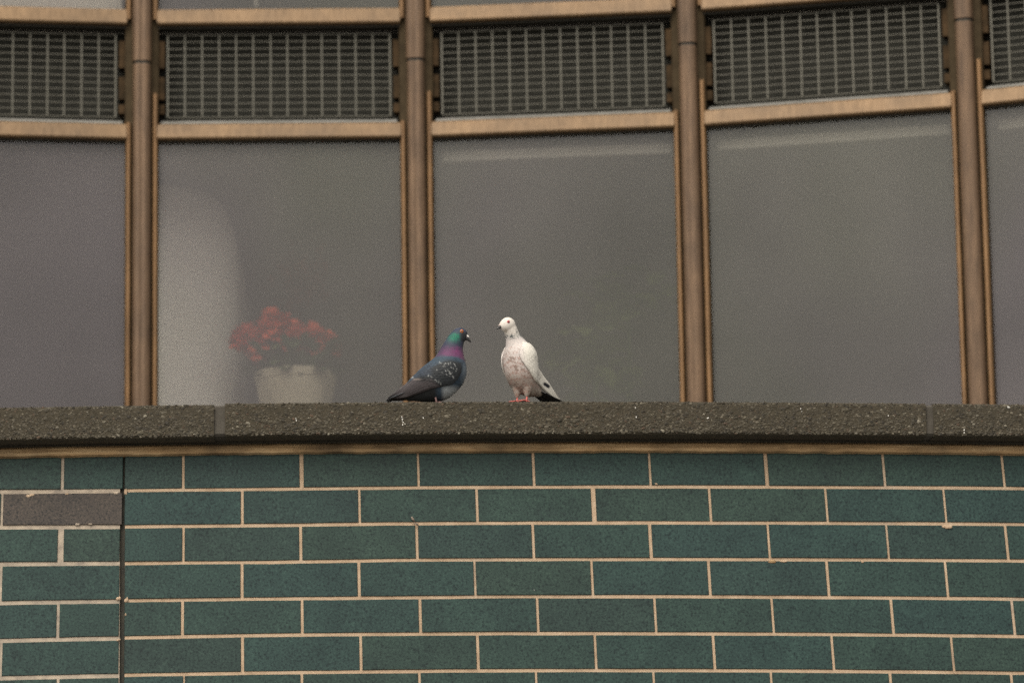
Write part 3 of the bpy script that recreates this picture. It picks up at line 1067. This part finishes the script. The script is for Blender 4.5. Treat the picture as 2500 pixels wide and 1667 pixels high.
def wing_shell(bvh, U, L, side, tip_y, nT=130, nV=64, thick=.0045, lift=.0012):
    """shell over the body between the upper outline U and the lower outline L, points (a, h) in metres; returns local verts, faces, T, V"""
    Up, Lo = resample(U, nT), resample(L, nT)
    t = np.linspace(0, 1, nT); v = np.linspace(0, 1, nV)
    G = Lo[:, None, :] * (1 - v)[None, :, None] + Up[:, None, :] * v[None, :, None]
    Y = np.full((nT, nV), np.nan)
    for i in range(nT):
        for j in range(nV):
            h = bvh.ray_cast(Vector((G[i, j, 0], side * 1.0, G[i, j, 1])), Vector((0, -side, 0)))
            if h[0] is not None: Y[i, j] = abs(h[0].y)
    base = (tip_y[0] + (tip_y[1] - tip_y[0]) * t)[:, None] * np.ones(nV)[None, :]
    Yb = np.where(np.isnan(Y), base, np.maximum(Y, base))
    Ys = Yb.copy()
    for _ in range(60):
        Q = np.pad(Ys, 1, mode='edge')
        Ys = np.maximum((Q[:-2, 1:-1] + Q[2:, 1:-1] + Q[1:-1, :-2] + Q[1:-1, 2:]) / 4, np.where(np.isnan(Y), 0, Y + .0004))
    edge = np.minimum(1, np.minimum(t / .06, (1 - t) / .03 + .15))[:, None] * np.minimum(1, np.minimum(v / .10 + .12, (1 - v) / .12))[None, :]
    edge = np.clip(edge, 0, 1) ** .5
    fq = 7 * v[None, :] + 0 * t[:, None]
    ridge = (fq % 1.0) * sm(t, .42, .55)[:, None] * .0011
    sc_ = (np.sin(t[:, None] * 40 + (np.floor(v * 9) % 2)[None, :] * 3.14) * .5) * (1 - sm(t, .40, .52))[:, None] * .0003
    TT, VV = np.meshgrid(t, v, indexing='ij')
    cov_h, _ = scallops(TT, VV, 11, 9, .50)
    outer = Ys + lift + thick * edge + ridge + cov_h * .0010 * edge
    inner = Ys + lift - .002
    T, V = np.meshgrid(t, v, indexing='ij')
    vo = np.stack([G[..., 0], side * outer, G[..., 1]], -1).reshape(-1, 3)
    vi = np.stack([G[..., 0], side * inner, G[..., 1]], -1).reshape(-1, 3)
    n = nT * nV
    fs = []
    for i in range(nT - 1):
        for j in range(nV - 1):
            q = (i * nV + j, (i + 1) * nV + j, (i + 1) * nV + j + 1, i * nV + j + 1)
            fs.append(q if side < 0 else q[::-1])
            fs.append(tuple(x + n for x in (q[::-1] if side < 0 else q)))
    rim = [(i, 0) for i in range(nT)] + [(nT - 1, j) for j in range(1, nV)] + [(i, nV - 1) for i in range(nT - 2, -1, -1)] + [(0, j) for j in range(nV - 2, 0, -1)]
    rim = [i * nV + j for i, j in rim]
    for q in range(len(rim)):
        a_, b_ = rim[q], rim[(q + 1) % len(rim)]
        fs.append((a_, b_, b_ + n, a_ + n) if side > 0 else (b_, a_, a_ + n, b_ + n))
    return np.vstack([vo, vi]), fs, np.concatenate([T.ravel()] * 2), np.concatenate([V.ravel()] * 2)


def tail_fan(base, tip, w0, w1, n_f=8, thick=.0016, droop=.002):
    """tail feathers as overlapping blades, joined; base, tip: (a, h)"""
    mb = MB()
    rows_ = []
    for q in range(n_f):
        f = (q + .5) / n_f * 2 - 1
        y0, y1 = f * w0, f * w1
        z_ = -abs(f) * droop
        L_ = 1 - .05 * abs(f) ** 2
        n = 8
        wv = w1 / n_f * 1.35
        ring = []
        for i in range(n + 1):
            t = i / n * L_
            a_ = base[0] + (tip[0] - base[0]) * t; h = base[1] + (tip[1] - base[1]) * t + z_ + (q % 2) * .0007
            yc = y0 + (y1 - y0) * t
            w = (w0 / n_f * 1.35 + (wv - w0 / n_f * 1.35) * t) * (1 if i < n - 1 else (.8 if i == n - 1 else .35))
            ring.append([(a_, yc - w, h - .0004), (a_, yc, h + thick * .6), (a_, yc + w, h - .0004), (a_, yc, h - thick * .6)])
        vs_ = [p for r in ring for p in r]
        fs = [(i * 4 + k, i * 4 + (k + 1) % 4, (i + 1) * 4 + (k + 1) % 4, (i + 1) * 4 + k) for i in range(n) for k in range(4)] + [(0, 1, 2, 3), (n * 4 + 3, n * 4 + 2, n * 4 + 1, n * 4)]
        mb.add(vs_, fs)
    return np.array([tuple(v) for v in mb.v]), mb.f


COPE_TOP = CZ_T
KZ = 1.0 / (6.032 * 882.0)          # one zoom pixel of the bird close-ups, in metres

# ---- dark pigeon: shown side on, beak to the right
f_edge = WS(-.24, COPE_TOP, CO)                # front edge of the coping there
b1x, b1y = at(920 + 1000 / 6.032, 985, f_edge.y).x, f_edge.y + .062
# base line: what shows at the coping's edge is 1440 in the close-up
z_edge = COPE_TOP
sin_e, cos_e = math.sin(math.radians(12.5)), math.cos(math.radians(12.5))
FOOT1 = 1440 + .062 * sin_e / KZ


def b1(px, py):
    return ((px - 1000) * KZ, (FOOT1 - py) * KZ / cos_e)


def b1st(T, B, w):
    t_, b_ = b1(*T), b1(*B)
    return (t_[0], t_[1], b_[0], b_[1], w * KZ)


st = [b1st((1342, 458), (1330, 528), 20), b1st((1320, 408), (1306, 556), 56), b1st((1268, 372), (1290, 578), 80), b1st((1190, 372), (1281, 602), 94),
      b1st((1112, 425), (1274, 640), 98), b1st((1052, 500), (1271, 690), 104), b1st((992, 590), (1279, 750), 124), b1st((932, 690), (1296, 830), 160),
      b1st((866, 790), (1318, 920), 206), b1st((776, 865), (1323, 1010), 246), b1st((682, 935), (1302, 1110), 266), b1st((602, 1005), (1245, 1215), 266),
      b1st((542, 1075), (1150, 1318), 250), b1st((492, 1130), (1030, 1405), 215), b1st((432, 1190), (890, 1446), 165), b1st((372, 1245), (730, 1450), 115),
      b1st((322, 1290), (600, 1436), 75), b1st((272, 1330), (480, 1428), 45)]
bv, bf = loft(st, 170, 84)
org1 = Vector((b1x, b1y, COPE_TOP))
bird1 = empty("pigeon", org1, "dark blue grey pigeon with green and purple neck crouching on the coping", "pigeon")


def img1(p):        # local metres -> close-up pixels
    return p[:, 0] / KZ + 1000, FOOT1 - p[:, 2] * cos_e / KZ


bw = lambda p: p + np.array(org1)
bvh1 = BVHTree.FromPolygons([Vector(v) for v in bv], bf)
x_, y_ = img1(bv)
nz = vnoise(bv, 3, 420); nf = vnoise(bv, 5, 1100)
slate, head = srgb(60, 77, 93), srgb(56, 64, 84)
C = np.tile(slate, (len(bv), 1))
C = lerp(C, srgb(128, 140, 150), sm(x_, 1200, 1310) * sm(y_, 880, 1000) * .7)
C = lerp(C, srgb(188, 194, 198), sm(y_, 1220, 1320) * sm(x_, 930, 1010))
C = lerp(C, srgb(44, 46, 48), sm(-x_, -920, -840) * sm(y_, 1260, 1330))
# neck: purple band then green patch, then head
d_neck = y_ - (800 + (x_ - 900) * .16) + nz * 26 + nf * 10          # lower edge of the purple collar
C = lerp(C, srgb(112, 58, 100), (1 - sm(d_neck, -34, 26)) * .9)
C = lerp(C, srgb(128, 60, 110), np.exp(-((x_ - 1180) / 90) ** 2 - ((y_ - 715) / 50) ** 2))
C = lerp(C, srgb(104, 72, 92), sm(x_, 1230, 1290) * (1 - sm(d_neck, -30, 20)) * .6)
C = lerp(C, srgb(56, 60, 84), (1 - sm(y_ + nz * 22 + nf * 12, 625, 715)) * .9)
speck = sm(nf, -.15, .25) * (1 - sm(y_, 700, 790)) * sm(y_, 540, 600)
C = lerp(C, srgb(38, 48, 68), speck * .75)
gp = np.exp(-(((x_ - 1155) + (y_ - 520) * .15) / 92) ** 2 - ((y_ - 522 + nz * 14) / 74) ** 2 * 1.1)
C = lerp(C, srgb(16, 128, 98), np.clip(gp * 1.2, 0, 1) * np.clip(.82 + .3 * nf + .2 * nz, 0, 1))
C = lerp(C, head, 1 - sm(y_ + (x_ - 1150) * -.12 + nz * 10, 405, 490))
C = lerp(C, srgb(44, 48, 54), sm(x_, 1215, 1262) * (1 - sm(y_, 560, 610)) * sm(y_, 425, 470))
C = lerp(C, srgb(70, 60, 84), sm(-x_, -1010, -930) * (1 - sm(d_neck, -20, 10)) * .7)
C = .66 * C * (1 + .20 * nf + .10 * nz)[:, None]
color_part("body", bw(bv), bf, C, bird1)

U1 = [b1(*p) for p in [(1215, 850), (1080, 838), (930, 862), (800, 925), (690, 990), (600, 1045), (530, 1092), (440, 1182), (300, 1288), (165, 1392)]]
L1 = [b1(*p) for p in [(1262, 905), (1262, 985), (1238, 1075), (1185, 1170), (1095, 1245), (965, 1276), (800, 1312), (600, 1362), (400, 1405), (178, 1408)]]
flecks = [(930, 930), (947, 942), (1000, 970), (1020, 952), (1012, 1000), (1060, 958), (1090, 945), (1160, 990), (1150, 962), (1100, 1010), (1132, 1025), (1020, 1062), (1050, 1052), (1075, 1078), (1080, 1102), (1112, 1085), (1032, 1118), (1130, 1150), (972, 1092), (890, 1050), (765, 1126), (810, 1145), (862, 1190), (915, 1218), (945, 1245), (880, 1205), (1095, 1105), (1120, 1140), (1075, 1135), (1180, 1030), (1168, 1060), (985, 1000)]
for side in (-1, 1):
    wv, wf, T, V = wing_shell(bvh1, U1, L1, side, (.018, .010))
    x_, y_ = img1(wv)
    nz = vnoise(wv, 13, 420); nf = vnoise(wv, 15, 1100)
    C = np.tile(srgb(45, 49, 53), (len(wv), 1))
    mantle = 1 - sm(y_ - np.interp(x_, [440, 600, 850, 1000, 1100, 1280], [1190, 1110, 985, 915, 900, 930]), -28, 28)
    C = lerp(C, srgb(62, 80, 96), np.maximum(mantle, sm(x_, 1235, 1262) * .8))
    C = lerp(C, srgb(56, 66, 80), sm(-x_, -860, -760) * (1 - sm(y_, 1105, 1150)) * .8)
    prim = sm(y_ - np.interp(x_, [200, 440, 560, 640, 800, 900, 960], [1340, 1190, 1140, 1165, 1170, 1235, 1285]), -10, 16) * sm(-x_, -975, -900)
    C = lerp(C, srgb(84, 77, 79), prim)
    lines = (np.cos(V * 7 * 2 * math.pi) > .72).astype(float) * prim
    C = lerp(C, srgb(48, 44, 45), lines * .75)
    C = lerp(C, srgb(42, 40, 40), sm(-x_, -330, -240) * .6)
    C = lerp(C, srgb(30, 31, 33), np.exp(-((y_ - np.interp(x_, [600, 760, 900, 990], [1180, 1192, 1250, 1290])) / 14) ** 2) * sm(x_, 560, 640) * .8)
    for (fx, fy) in [(595, 1160), (560, 1150), (625, 1165)]:
        C = lerp(C, srgb(140, 128, 122), np.exp(-((x_ - fx) / 28) ** 2 - ((y_ - fy) / 12) ** 2) * .8)
    C = lerp(C, srgb(190, 192, 192), np.exp(-((x_ - 530) / 16) ** 2 - ((y_ - 1112) / 10) ** 2))
    for q, (fx, fy) in enumerate(flecks):
        r_ = random.Random(q)
        an = r_.uniform(.5, 1.9); ca, sa = math.cos(an), math.sin(an)
        l_, w_ = r_.uniform(7, 17), r_.uniform(3.6, 5.8)
        du, dv = (x_ - fx) * ca + (y_ - fy) * sa, -(x_ - fx) * sa + (y_ - fy) * ca
        C = lerp(C, srgb(206, 208, 206), (r_.uniform(.6, 1.1)) * np.clip(1.1 * np.exp(-(du / l_) ** 2 - (dv / w_) ** 2), 0, .95))
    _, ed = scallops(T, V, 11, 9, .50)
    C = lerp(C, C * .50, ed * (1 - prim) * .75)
    C = .62 * C * (1 + .18 * nf + .10 * nz)[:, None]
    color_part("wing", bw(wv), wf, C, bird1)
tv, tf = tail_fan(b1(470, 1290), b1(140, 1425), .020, .026)
x_, y_ = img1(tv)
C = np.tile(srgb(66, 68, 74), (len(tv), 1))
C = lerp(C, srgb(120, 126, 132), (np.abs(tv[:, 1]) > .013).astype(float) * .8)
C = lerp(C, srgb(40, 40, 43), sm(-x_, -230, -180))
color_part("tail", bw(tv), tf, C, bird1)


def facing(d):     # rotation taking local z to d
    return Vector(d).to_track_quat('Z', 'Y').to_matrix()


def bird_eye(bvh, a_, h, side, r, iris, parent, org, xf=None):
    hit = bvh.ray_cast(Vector((a_, side * 1.0, h)), Vector((0, -side, 0)))[0]
    p = hit if hit is not None else Vector((a_, side * .015, h))
    w = lambda q: (xf(q) if xf else q + org)
    mb = MB(); mb.blob((0, 0, 0), (r, r * .55, r), None, 16, 10)
    e = part("eye", [w(Vector(v) + p) for v in mb.v], mb.f, M[iris], parent, True)
    mb = MB(); mb.blob((0, side * r * .42, 0), (r * .48, r * .22, r * .48), None, 14, 8)
    part("pupil", [w(Vector(v) + p) for v in mb.v], mb.f, M['pupil'], e, True)


ea, eh = b1(1258, 438)
for side in (-1, 1):
    bird_eye(bvh1, ea, eh, side, 27 * KZ, 'iris_orange', bird1, org1)


def bill(parent, w, base, tip, width, hgt, cere_c, cere_r, cere_mat):
    """base, tip: local (a, h); w maps a local Vector to the world"""
    mb = MB()
    n, m_ = 9, 12
    vs_ = []
    for i in range(n + 1):
        t = i / n
        a_ = base[0] + (tip[0] - base[0]) * t; h = base[1] + (tip[1] - base[1]) * t + math.sin(t * math.pi) * hgt * .18
        rw, rh = width * (1 - t ** 1.6 * .92), hgt * (1 - t ** 1.8 * .88)
        d = Vector((tip[0] - base[0], 0, tip[1] - base[1])).normalized(); up = Vector((-d.z, 0, d.x))
        for k in range(m_):
            an = 2 * math.pi * k / m_
            vs_.append(Vector((a_, 0, h)) + Vector((0, math.cos(an) * rw, 0)) + up * math.sin(an) * rh)
    fs = [(i * m_ + k, i * m_ + (k + 1) % m_, (i + 1) * m_ + (k + 1) % m_, (i + 1) * m_ + k) for i in range(n) for k in range(m_)] + [tuple(range(m_))[::-1], tuple(range(n * m_, (n + 1) * m_))]
    bl = part("bill", [w(v) for v in vs_], fs, M['bill'], parent, True)
    mb = MB()
    d = Vector((tip[0] - base[0], 0, tip[1] - base[1])).normalized()
    for sy in (-1, 1):
        mb.blob((0, 0, 0), cere_r, None, 12, 8)
    R_ = Matrix.Rotation(-math.atan2(d.z, d.x), 3, 'Y')
    half = len(mb.v) // 2
    vv = [R_ @ Vector(v) + Vector((cere_c[0], (-1 if i < half else 1) * cere_r[1] * .55, cere_c[1])) for i, v in enumerate(mb.v)]
    part("cere", [w(v) for v in vv], mb.f, M[cere_mat], bl, True)


w1 = lambda v: v + org1
bill(bird1, w1, b1(1312, 512), b1(1394, 583), 34 * KZ, 34 * KZ, b1(1345, 498), (26 * KZ, 20 * KZ, 15 * KZ), 'cere')


def foot(parent, ankle, ground, fwd, mat, scale=1.0, name="leg"):
    """tarsus from ankle to ground point, three front toes and a hind toe"""
    mb = MB()
    ankle, ground, fwd = Vector(ankle), Vector(ground), Vector(fwd).normalized()
    side = fwd.cross(Vector((0, 0, 1))).normalized()
    mb.tube([ankle, ankle.lerp(ground, .5) + fwd * -.001, ground + Vector((0, 0, .003))], [.0030 * scale, .0026 * scale, .0032 * scale], 10)
    mb.blob(ground + Vector((0, 0, .0032)), (.0036 * scale,) * 3, None, 8, 6)
    for an, L_ in ((0, .026), (.55, .022), (-.55, .022), (math.pi - .1, .013)):
        d = fwd * math.cos(an) + side * math.sin(an)
        L_ *= scale
        pts = [ground + Vector((0, 0, .0035)), ground + d * L_ * .35 + Vector((0, 0, .0045)), ground + d * L_ * .7 + Vector((0, 0, .0030)), ground + d * L_ * .92 + Vector((0, 0, .0022)), ground + d * L_ * 1.1 + Vector((0, 0, .0008))]
        mb.tube(pts, [.0024 * scale, .0023 * scale, .0020 * scale, .0014 * scale, .0004], 8)
    return mb.build(name, M[mat], parent, True)


for sy in (-1, 1):
    ax = b1x + (905 - 1000) * KZ + sy * .004
    foot(bird1, (ax - .004, b1y + sy * .020, COPE_TOP + .030), (ax, b1y + sy * .020, COPE_TOP + .0008), (1, 0, 0), 'leg_dark')

# ---- white pigeon: three quarter view, breast to the camera, head turned to the left
f_edge = WS(.03, COPE_TOP, CO)
DEP2 = .030
b2x = at(1170 + 620 / 6.032, 983, f_edge.y).x
org2 = Vector((b2x, f_edge.y + DEP2, COPE_TOP))
YAW = math.radians(45)
F2 = Vector((-math.sin(YAW), -math.cos(YAW), 0)); L2v = Vector((math.cos(YAW), -math.sin(YAW), 0))   # forward; towards picture right
FOOT2 = 1440 + DEP2 * sin_e / KZ


def w2(v):          # local (a, lateral, h) -> world
    return org2 + F2 * v[0] + L2v * v[1] + Vector((0, 0, v[2]))


def w2a(p):
    return np.array(org2) + p[:, :1] * np.array(F2) + p[:, 1:2] * np.array(L2v) + np.stack([0 * p[:, 2], 0 * p[:, 2], p[:, 2]], 1)


def img2(p):
    dx = p[:, 0] * F2.x + p[:, 1] * L2v.x; dy = p[:, 0] * F2.y + p[:, 1] * L2v.y
    return 620 + dx / KZ, FOOT2 - (p[:, 2] * cos_e - dy * sin_e) / KZ


def sag2(px, py):    # close-up pixel of a point in the middle plane -> local (a, h)
    a_ = (px - 620) * KZ / F2.x
    dy = a_ * F2.y
    return a_, ((FOOT2 - py) * KZ + dy * sin_e) / cos_e


def ring2(px, py, tx, ty, rn, w):
    """ring centred on a close-up pixel, tangent given in local (a, h)"""
    a_, h = sag2(px, py)
    l_ = math.hypot(tx, ty); nx, ny = -ty / l_, tx / l_
    return (a_ - nx * rn * KZ, h - ny * rn * KZ, a_ + nx * rn * KZ, h + ny * rn * KZ, w * KZ)


cen = [(905, 1345, 36, 46), (842, 1308, 80, 95), (758, 1262, 128, 152), (682, 1188, 184, 204), (636, 1078, 214, 240), (612, 945, 224, 256), (598, 800, 218, 262), (572, 690, 190, 226), (548, 600, 148, 160), (520, 520, 118, 120), (497, 450, 106, 104), (474, 385, 100, 98), (452, 325, 92, 92)]
sp = [sag2(c_[0], c_[1]) for c_ in cen]
st = []
for i, c_ in enumerate(cen):
    p0, p1 = sp[max(i - 1, 0)], sp[min(i + 1, len(sp) - 1)]
    st.append(ring2(c_[0], c_[1], p1[0] - p0[0], p1[1] - p0[1], c_[2], c_[3]))
lv, lf = loft(st, 60, 48)
# skull: an egg turned towards the picture's left
HY = math.radians(66) - YAW
Hf = Vector((math.cos(HY), -math.sin(HY), 0)); Hs = Vector((math.sin(HY), math.cos(HY), 0))
ha, hh = sag2(438, 322)
hc = Vector((ha, 0, hh))


def headp(f, s, u):      # head frame (forward, side, up) in close-up pixels -> local
    return hc + Hf * f * KZ + Hs * s * KZ + Vector((0, 0, u * KZ))


hb = MB(); hb.blob((0, 0, 0), (1, 1, 1), None, 28, 18)
hv = []
for v in hb.v:
    f, s, u = v[0], v[1], v[2]
    fr_ = 128 if f > 0 else 118
    drop = -14 * max(f, 0) ** 1.5
    tp = 1 - .16 * max(f, 0) ** 2
    hv.append(headp(f * fr_, s * 98 * tp, u * 112 * tp + drop))
# thighs
thighs = MB()
foot_l, foot_r = (548, 1440), (690, 1446)


def ground2(px, dep):      # world point on the coping for a close-up pixel column, dep behind the edge
    return Vector((b2x + (px - 620) * KZ, f_edge.y + dep, COPE_TOP + .0008))


g_l, g_r = ground2(552, .030), ground2(690, .018)
inv2 = lambda P_: Vector(((P_ - org2).dot(F2), (P_ - org2).dot(L2v), (P_ - org2).z))
for gp_, off in ((g_l, -18), (g_r, 22)):
    q = inv2(gp_)
    top_ = Vector((q.x - 34 * KZ, q.y, 310 * KZ))
    thighs.tube([top_, top_.lerp(Vector((q.x - .002, q.y, 120 * KZ)), .5), Vector((q.x - .003, q.y, 140 * KZ)), Vector((q.x - .003, q.y, 84 * KZ))], [80 * KZ, 78 * KZ, 48 * KZ, 22 * KZ], 14)
allv = np.vstack([lv, np.array([tuple(v) for v in hv]), np.array([tuple(v) for v in thighs.v])])
allf = list(lf) + [tuple(i + len(lv) for i in f) for f in hb.f] + [tuple(i + len(lv) + len(hv) for i in f) for f in thighs.f]
bv, bf = remesh(allv, allf, .0017, 5)
bird2 = empty("pigeon", org2, "white pigeon with freckled pinkish breast and black speckled collar standing on the coping", "pigeon")
bvh2 = BVHTree.FromPolygons([Vector(v) for v in bv], bf)
x_, y_ = img2(bv)
nz = vnoise(bv, 23, 260); nf = vnoise(bv, 25, 900); nm = vnoise(bv, 27, 520)
white = srgb(232, 224, 214)
C = np.tile(srgb(214, 205, 200), (len(bv), 1))
C = lerp(C, srgb(186, 172, 165), sm(y_, 720, 900) * (.75 + .25 * nz))
C = lerp(C, srgb(166, 153, 143), sm(y_, 960, 1150))
C = lerp(C, srgb(190, 180, 166), sm(y_, 1240, 1330) * sm(x_, 700, 780))
C = lerp(C, srgb(150, 112, 100), sm(nf, .15, .5) * sm(y_, 560, 700) * .7)
C = lerp(C, srgb(122, 98, 86), sm(nm, .20, .6) * sm(y_, 640, 800) * .7)
C = lerp(C, srgb(216, 202, 194), sm(nf, .30, .7) * (1 - sm(y_, 700, 860)) * .5)
C = lerp(C, white, 1 - sm(y_ + nz * 22, 455, 540))
back = (bv[:, 0] < (sp[5][0] - .012)) & (y_ < 900)
C = lerp(C, white, back.astype(float))
col = np.exp(-((y_ - (488 - (x_ - 500) * .06)) / 36) ** 2) + np.exp(-((y_ - 425) / 48) ** 2) * sm(x_, 545, 580)
C = lerp(C, srgb(34, 44, 48), np.clip(1.2 * col * sm(.55 * nf + .8 * nm, -.05, .15), 0, 1) * .97)
C = lerp(C, srgb(120, 128, 128), np.clip(col, 0, 1) * .35)
C = lerp(C, srgb(198, 188, 178), sm(nf, .1, .6) * (1 - sm(y_, 430, 500)) * .5)
C = lerp(C, srgb(172, 160, 138), np.exp(-((x_ - 415) / 20) ** 2 - ((y_ - 410) / 26) ** 2) * .6)
C = .80 * C * (1 + .07 * nf + .04 * nz)[:, None]
color_part("body", w2a(bv), bf, C, bird2)

k_ = KZ
U2 = [(a_ * k_, h * k_) for a_, h in [(120, 880), (-10, 865), (-115, 780), (-190, 655), (-250, 550), (-355, 444), (-494, 340), (-625, 222), (-760, 115)]]
L2 = [(a_ * k_, h * k_) for a_, h in [(165, 800), (200, 690), (190, 605), (150, 530), (89, 457), (10, 375), (-65, 318), (-160, 297), (-280, 280), (-447, 200), (-730, 98)]]
for side in (1, -1):
    wv, wf, T, V = wing_shell(bvh2, U2, L2, side, (.028, .0125))
    x_, y_ = img2(wv)
    nz = vnoise(wv, 33, 300); nf = vnoise(wv, 35, 900)
    C = np.tile(srgb(232, 227, 216), (len(wv), 1))
    C = lerp(C, srgb(208, 204, 196), sm(nf, .25, .7) * .5)
    C = lerp(C, srgb(214, 204, 199), (1 - sm(V + .3 * sm(T, 0, .35), .05, .45)) * (1 - sm(T, .12, .34)) * .9)
    cov = np.exp(-((T - .46 - .04 * np.cos(V * 9)) / .012) ** 2) + np.exp(-((T - .26 - .02 * np.cos(V * 12)) / .008) ** 2) * .4
    C = lerp(C, srgb(176, 170, 160), np.clip(cov, 0, 1) * .6)
    _, ed = scallops(T, V, 11, 9, .50)
    C = lerp(C, srgb(178, 171, 162), ed * .55 * sm(T, .10, .22))
    lines = (np.cos(V * 7 * 2 * math.pi) > .80) * sm(T, .48, .56)
    C = lerp(C, srgb(186, 178, 168), lines * .7)
    if side > 0:
        d_ = ((x_ - 995) * .82 + (y_ - 1212) * .57, -(x_ - 995) * .57 + (y_ - 1212) * .82)
        C = lerp(C, srgb(28, 30, 38), np.clip(1.5 * np.exp(-(np.abs(d_[0]) / 52) ** 4 - (np.abs(d_[1]) / 24) ** 4), 0, 1))
        C = lerp(C, srgb(120, 120, 118), np.exp(-((x_ - 835) / 9) ** 2 - ((y_ - 800) / 24) ** 2) * .7)
    else:
        C = lerp(C, srgb(60, 56, 52), sm(T, .30, .5) * .8)  # far wing's rear painted dark, imitating the shade beneath the bird
    C = .80 * C * (1 + .05 * nf + .03 * nz)[:, None]
    color_part("wing", w2a(wv), wf, C, bird2)
tv, tf = tail_fan((-330 * k_, 215 * k_), (-735 * k_, 103 * k_), .020, .034, 8)
color_part("tail", w2a(tv), tf, np.tile(srgb(34, 36, 38), (len(tv), 1)) * (1 + .2 * vnoise(tv, 44, 300))[:, None], bird2)

# eyes on the turned head
for sgn in (1, -1):
    o_ = headp(26, sgn * 300, 22); d_ = -(Hs * sgn)
    hit = bvh2.ray_cast(o_, d_)
    p = hit[0] if hit[0] is not None else headp(26, sgn * 92, 22)
    r = 23 * KZ
    R_ = Matrix((Hf, Hs, Vector((0, 0, 1)))).transposed()
    mb = MB(); mb.blob((0, 0, 0), (r, r * .55, r), None, 16, 10)
    e = part("eye", [w2(R_ @ Vector(v) + p) for v in mb.v], mb.f, M['iris_red'], bird2, True)
    mb = MB(); mb.blob((0, sgn * r * .42, 0), (r * .42, r * .22, r * .42), None, 14, 8)
    part("pupil", [w2(R_ @ Vector(v) + p) for v in mb.v], mb.f, M['pupil'], e, True)
wb = lambda v: w2(headp(v[0] / KZ, v[1] / KZ, v[2] / KZ))
bill(bird2, wb, (100 * KZ, -34 * KZ), (182 * KZ, -86 * KZ), 26 * KZ, 25 * KZ, (124 * KZ, -14 * KZ), (22 * KZ, 16 * KZ, 11 * KZ), 'cere_pink')
for gp_, fw in ((g_l, (-.8, -.6, 0)), (g_r, (-.92, -.4, 0))):
    q = inv2(gp_)
    foot(bird2, w2(Vector((q.x - .003, q.y, 105 * KZ))), gp_, fw, 'leg', .95)
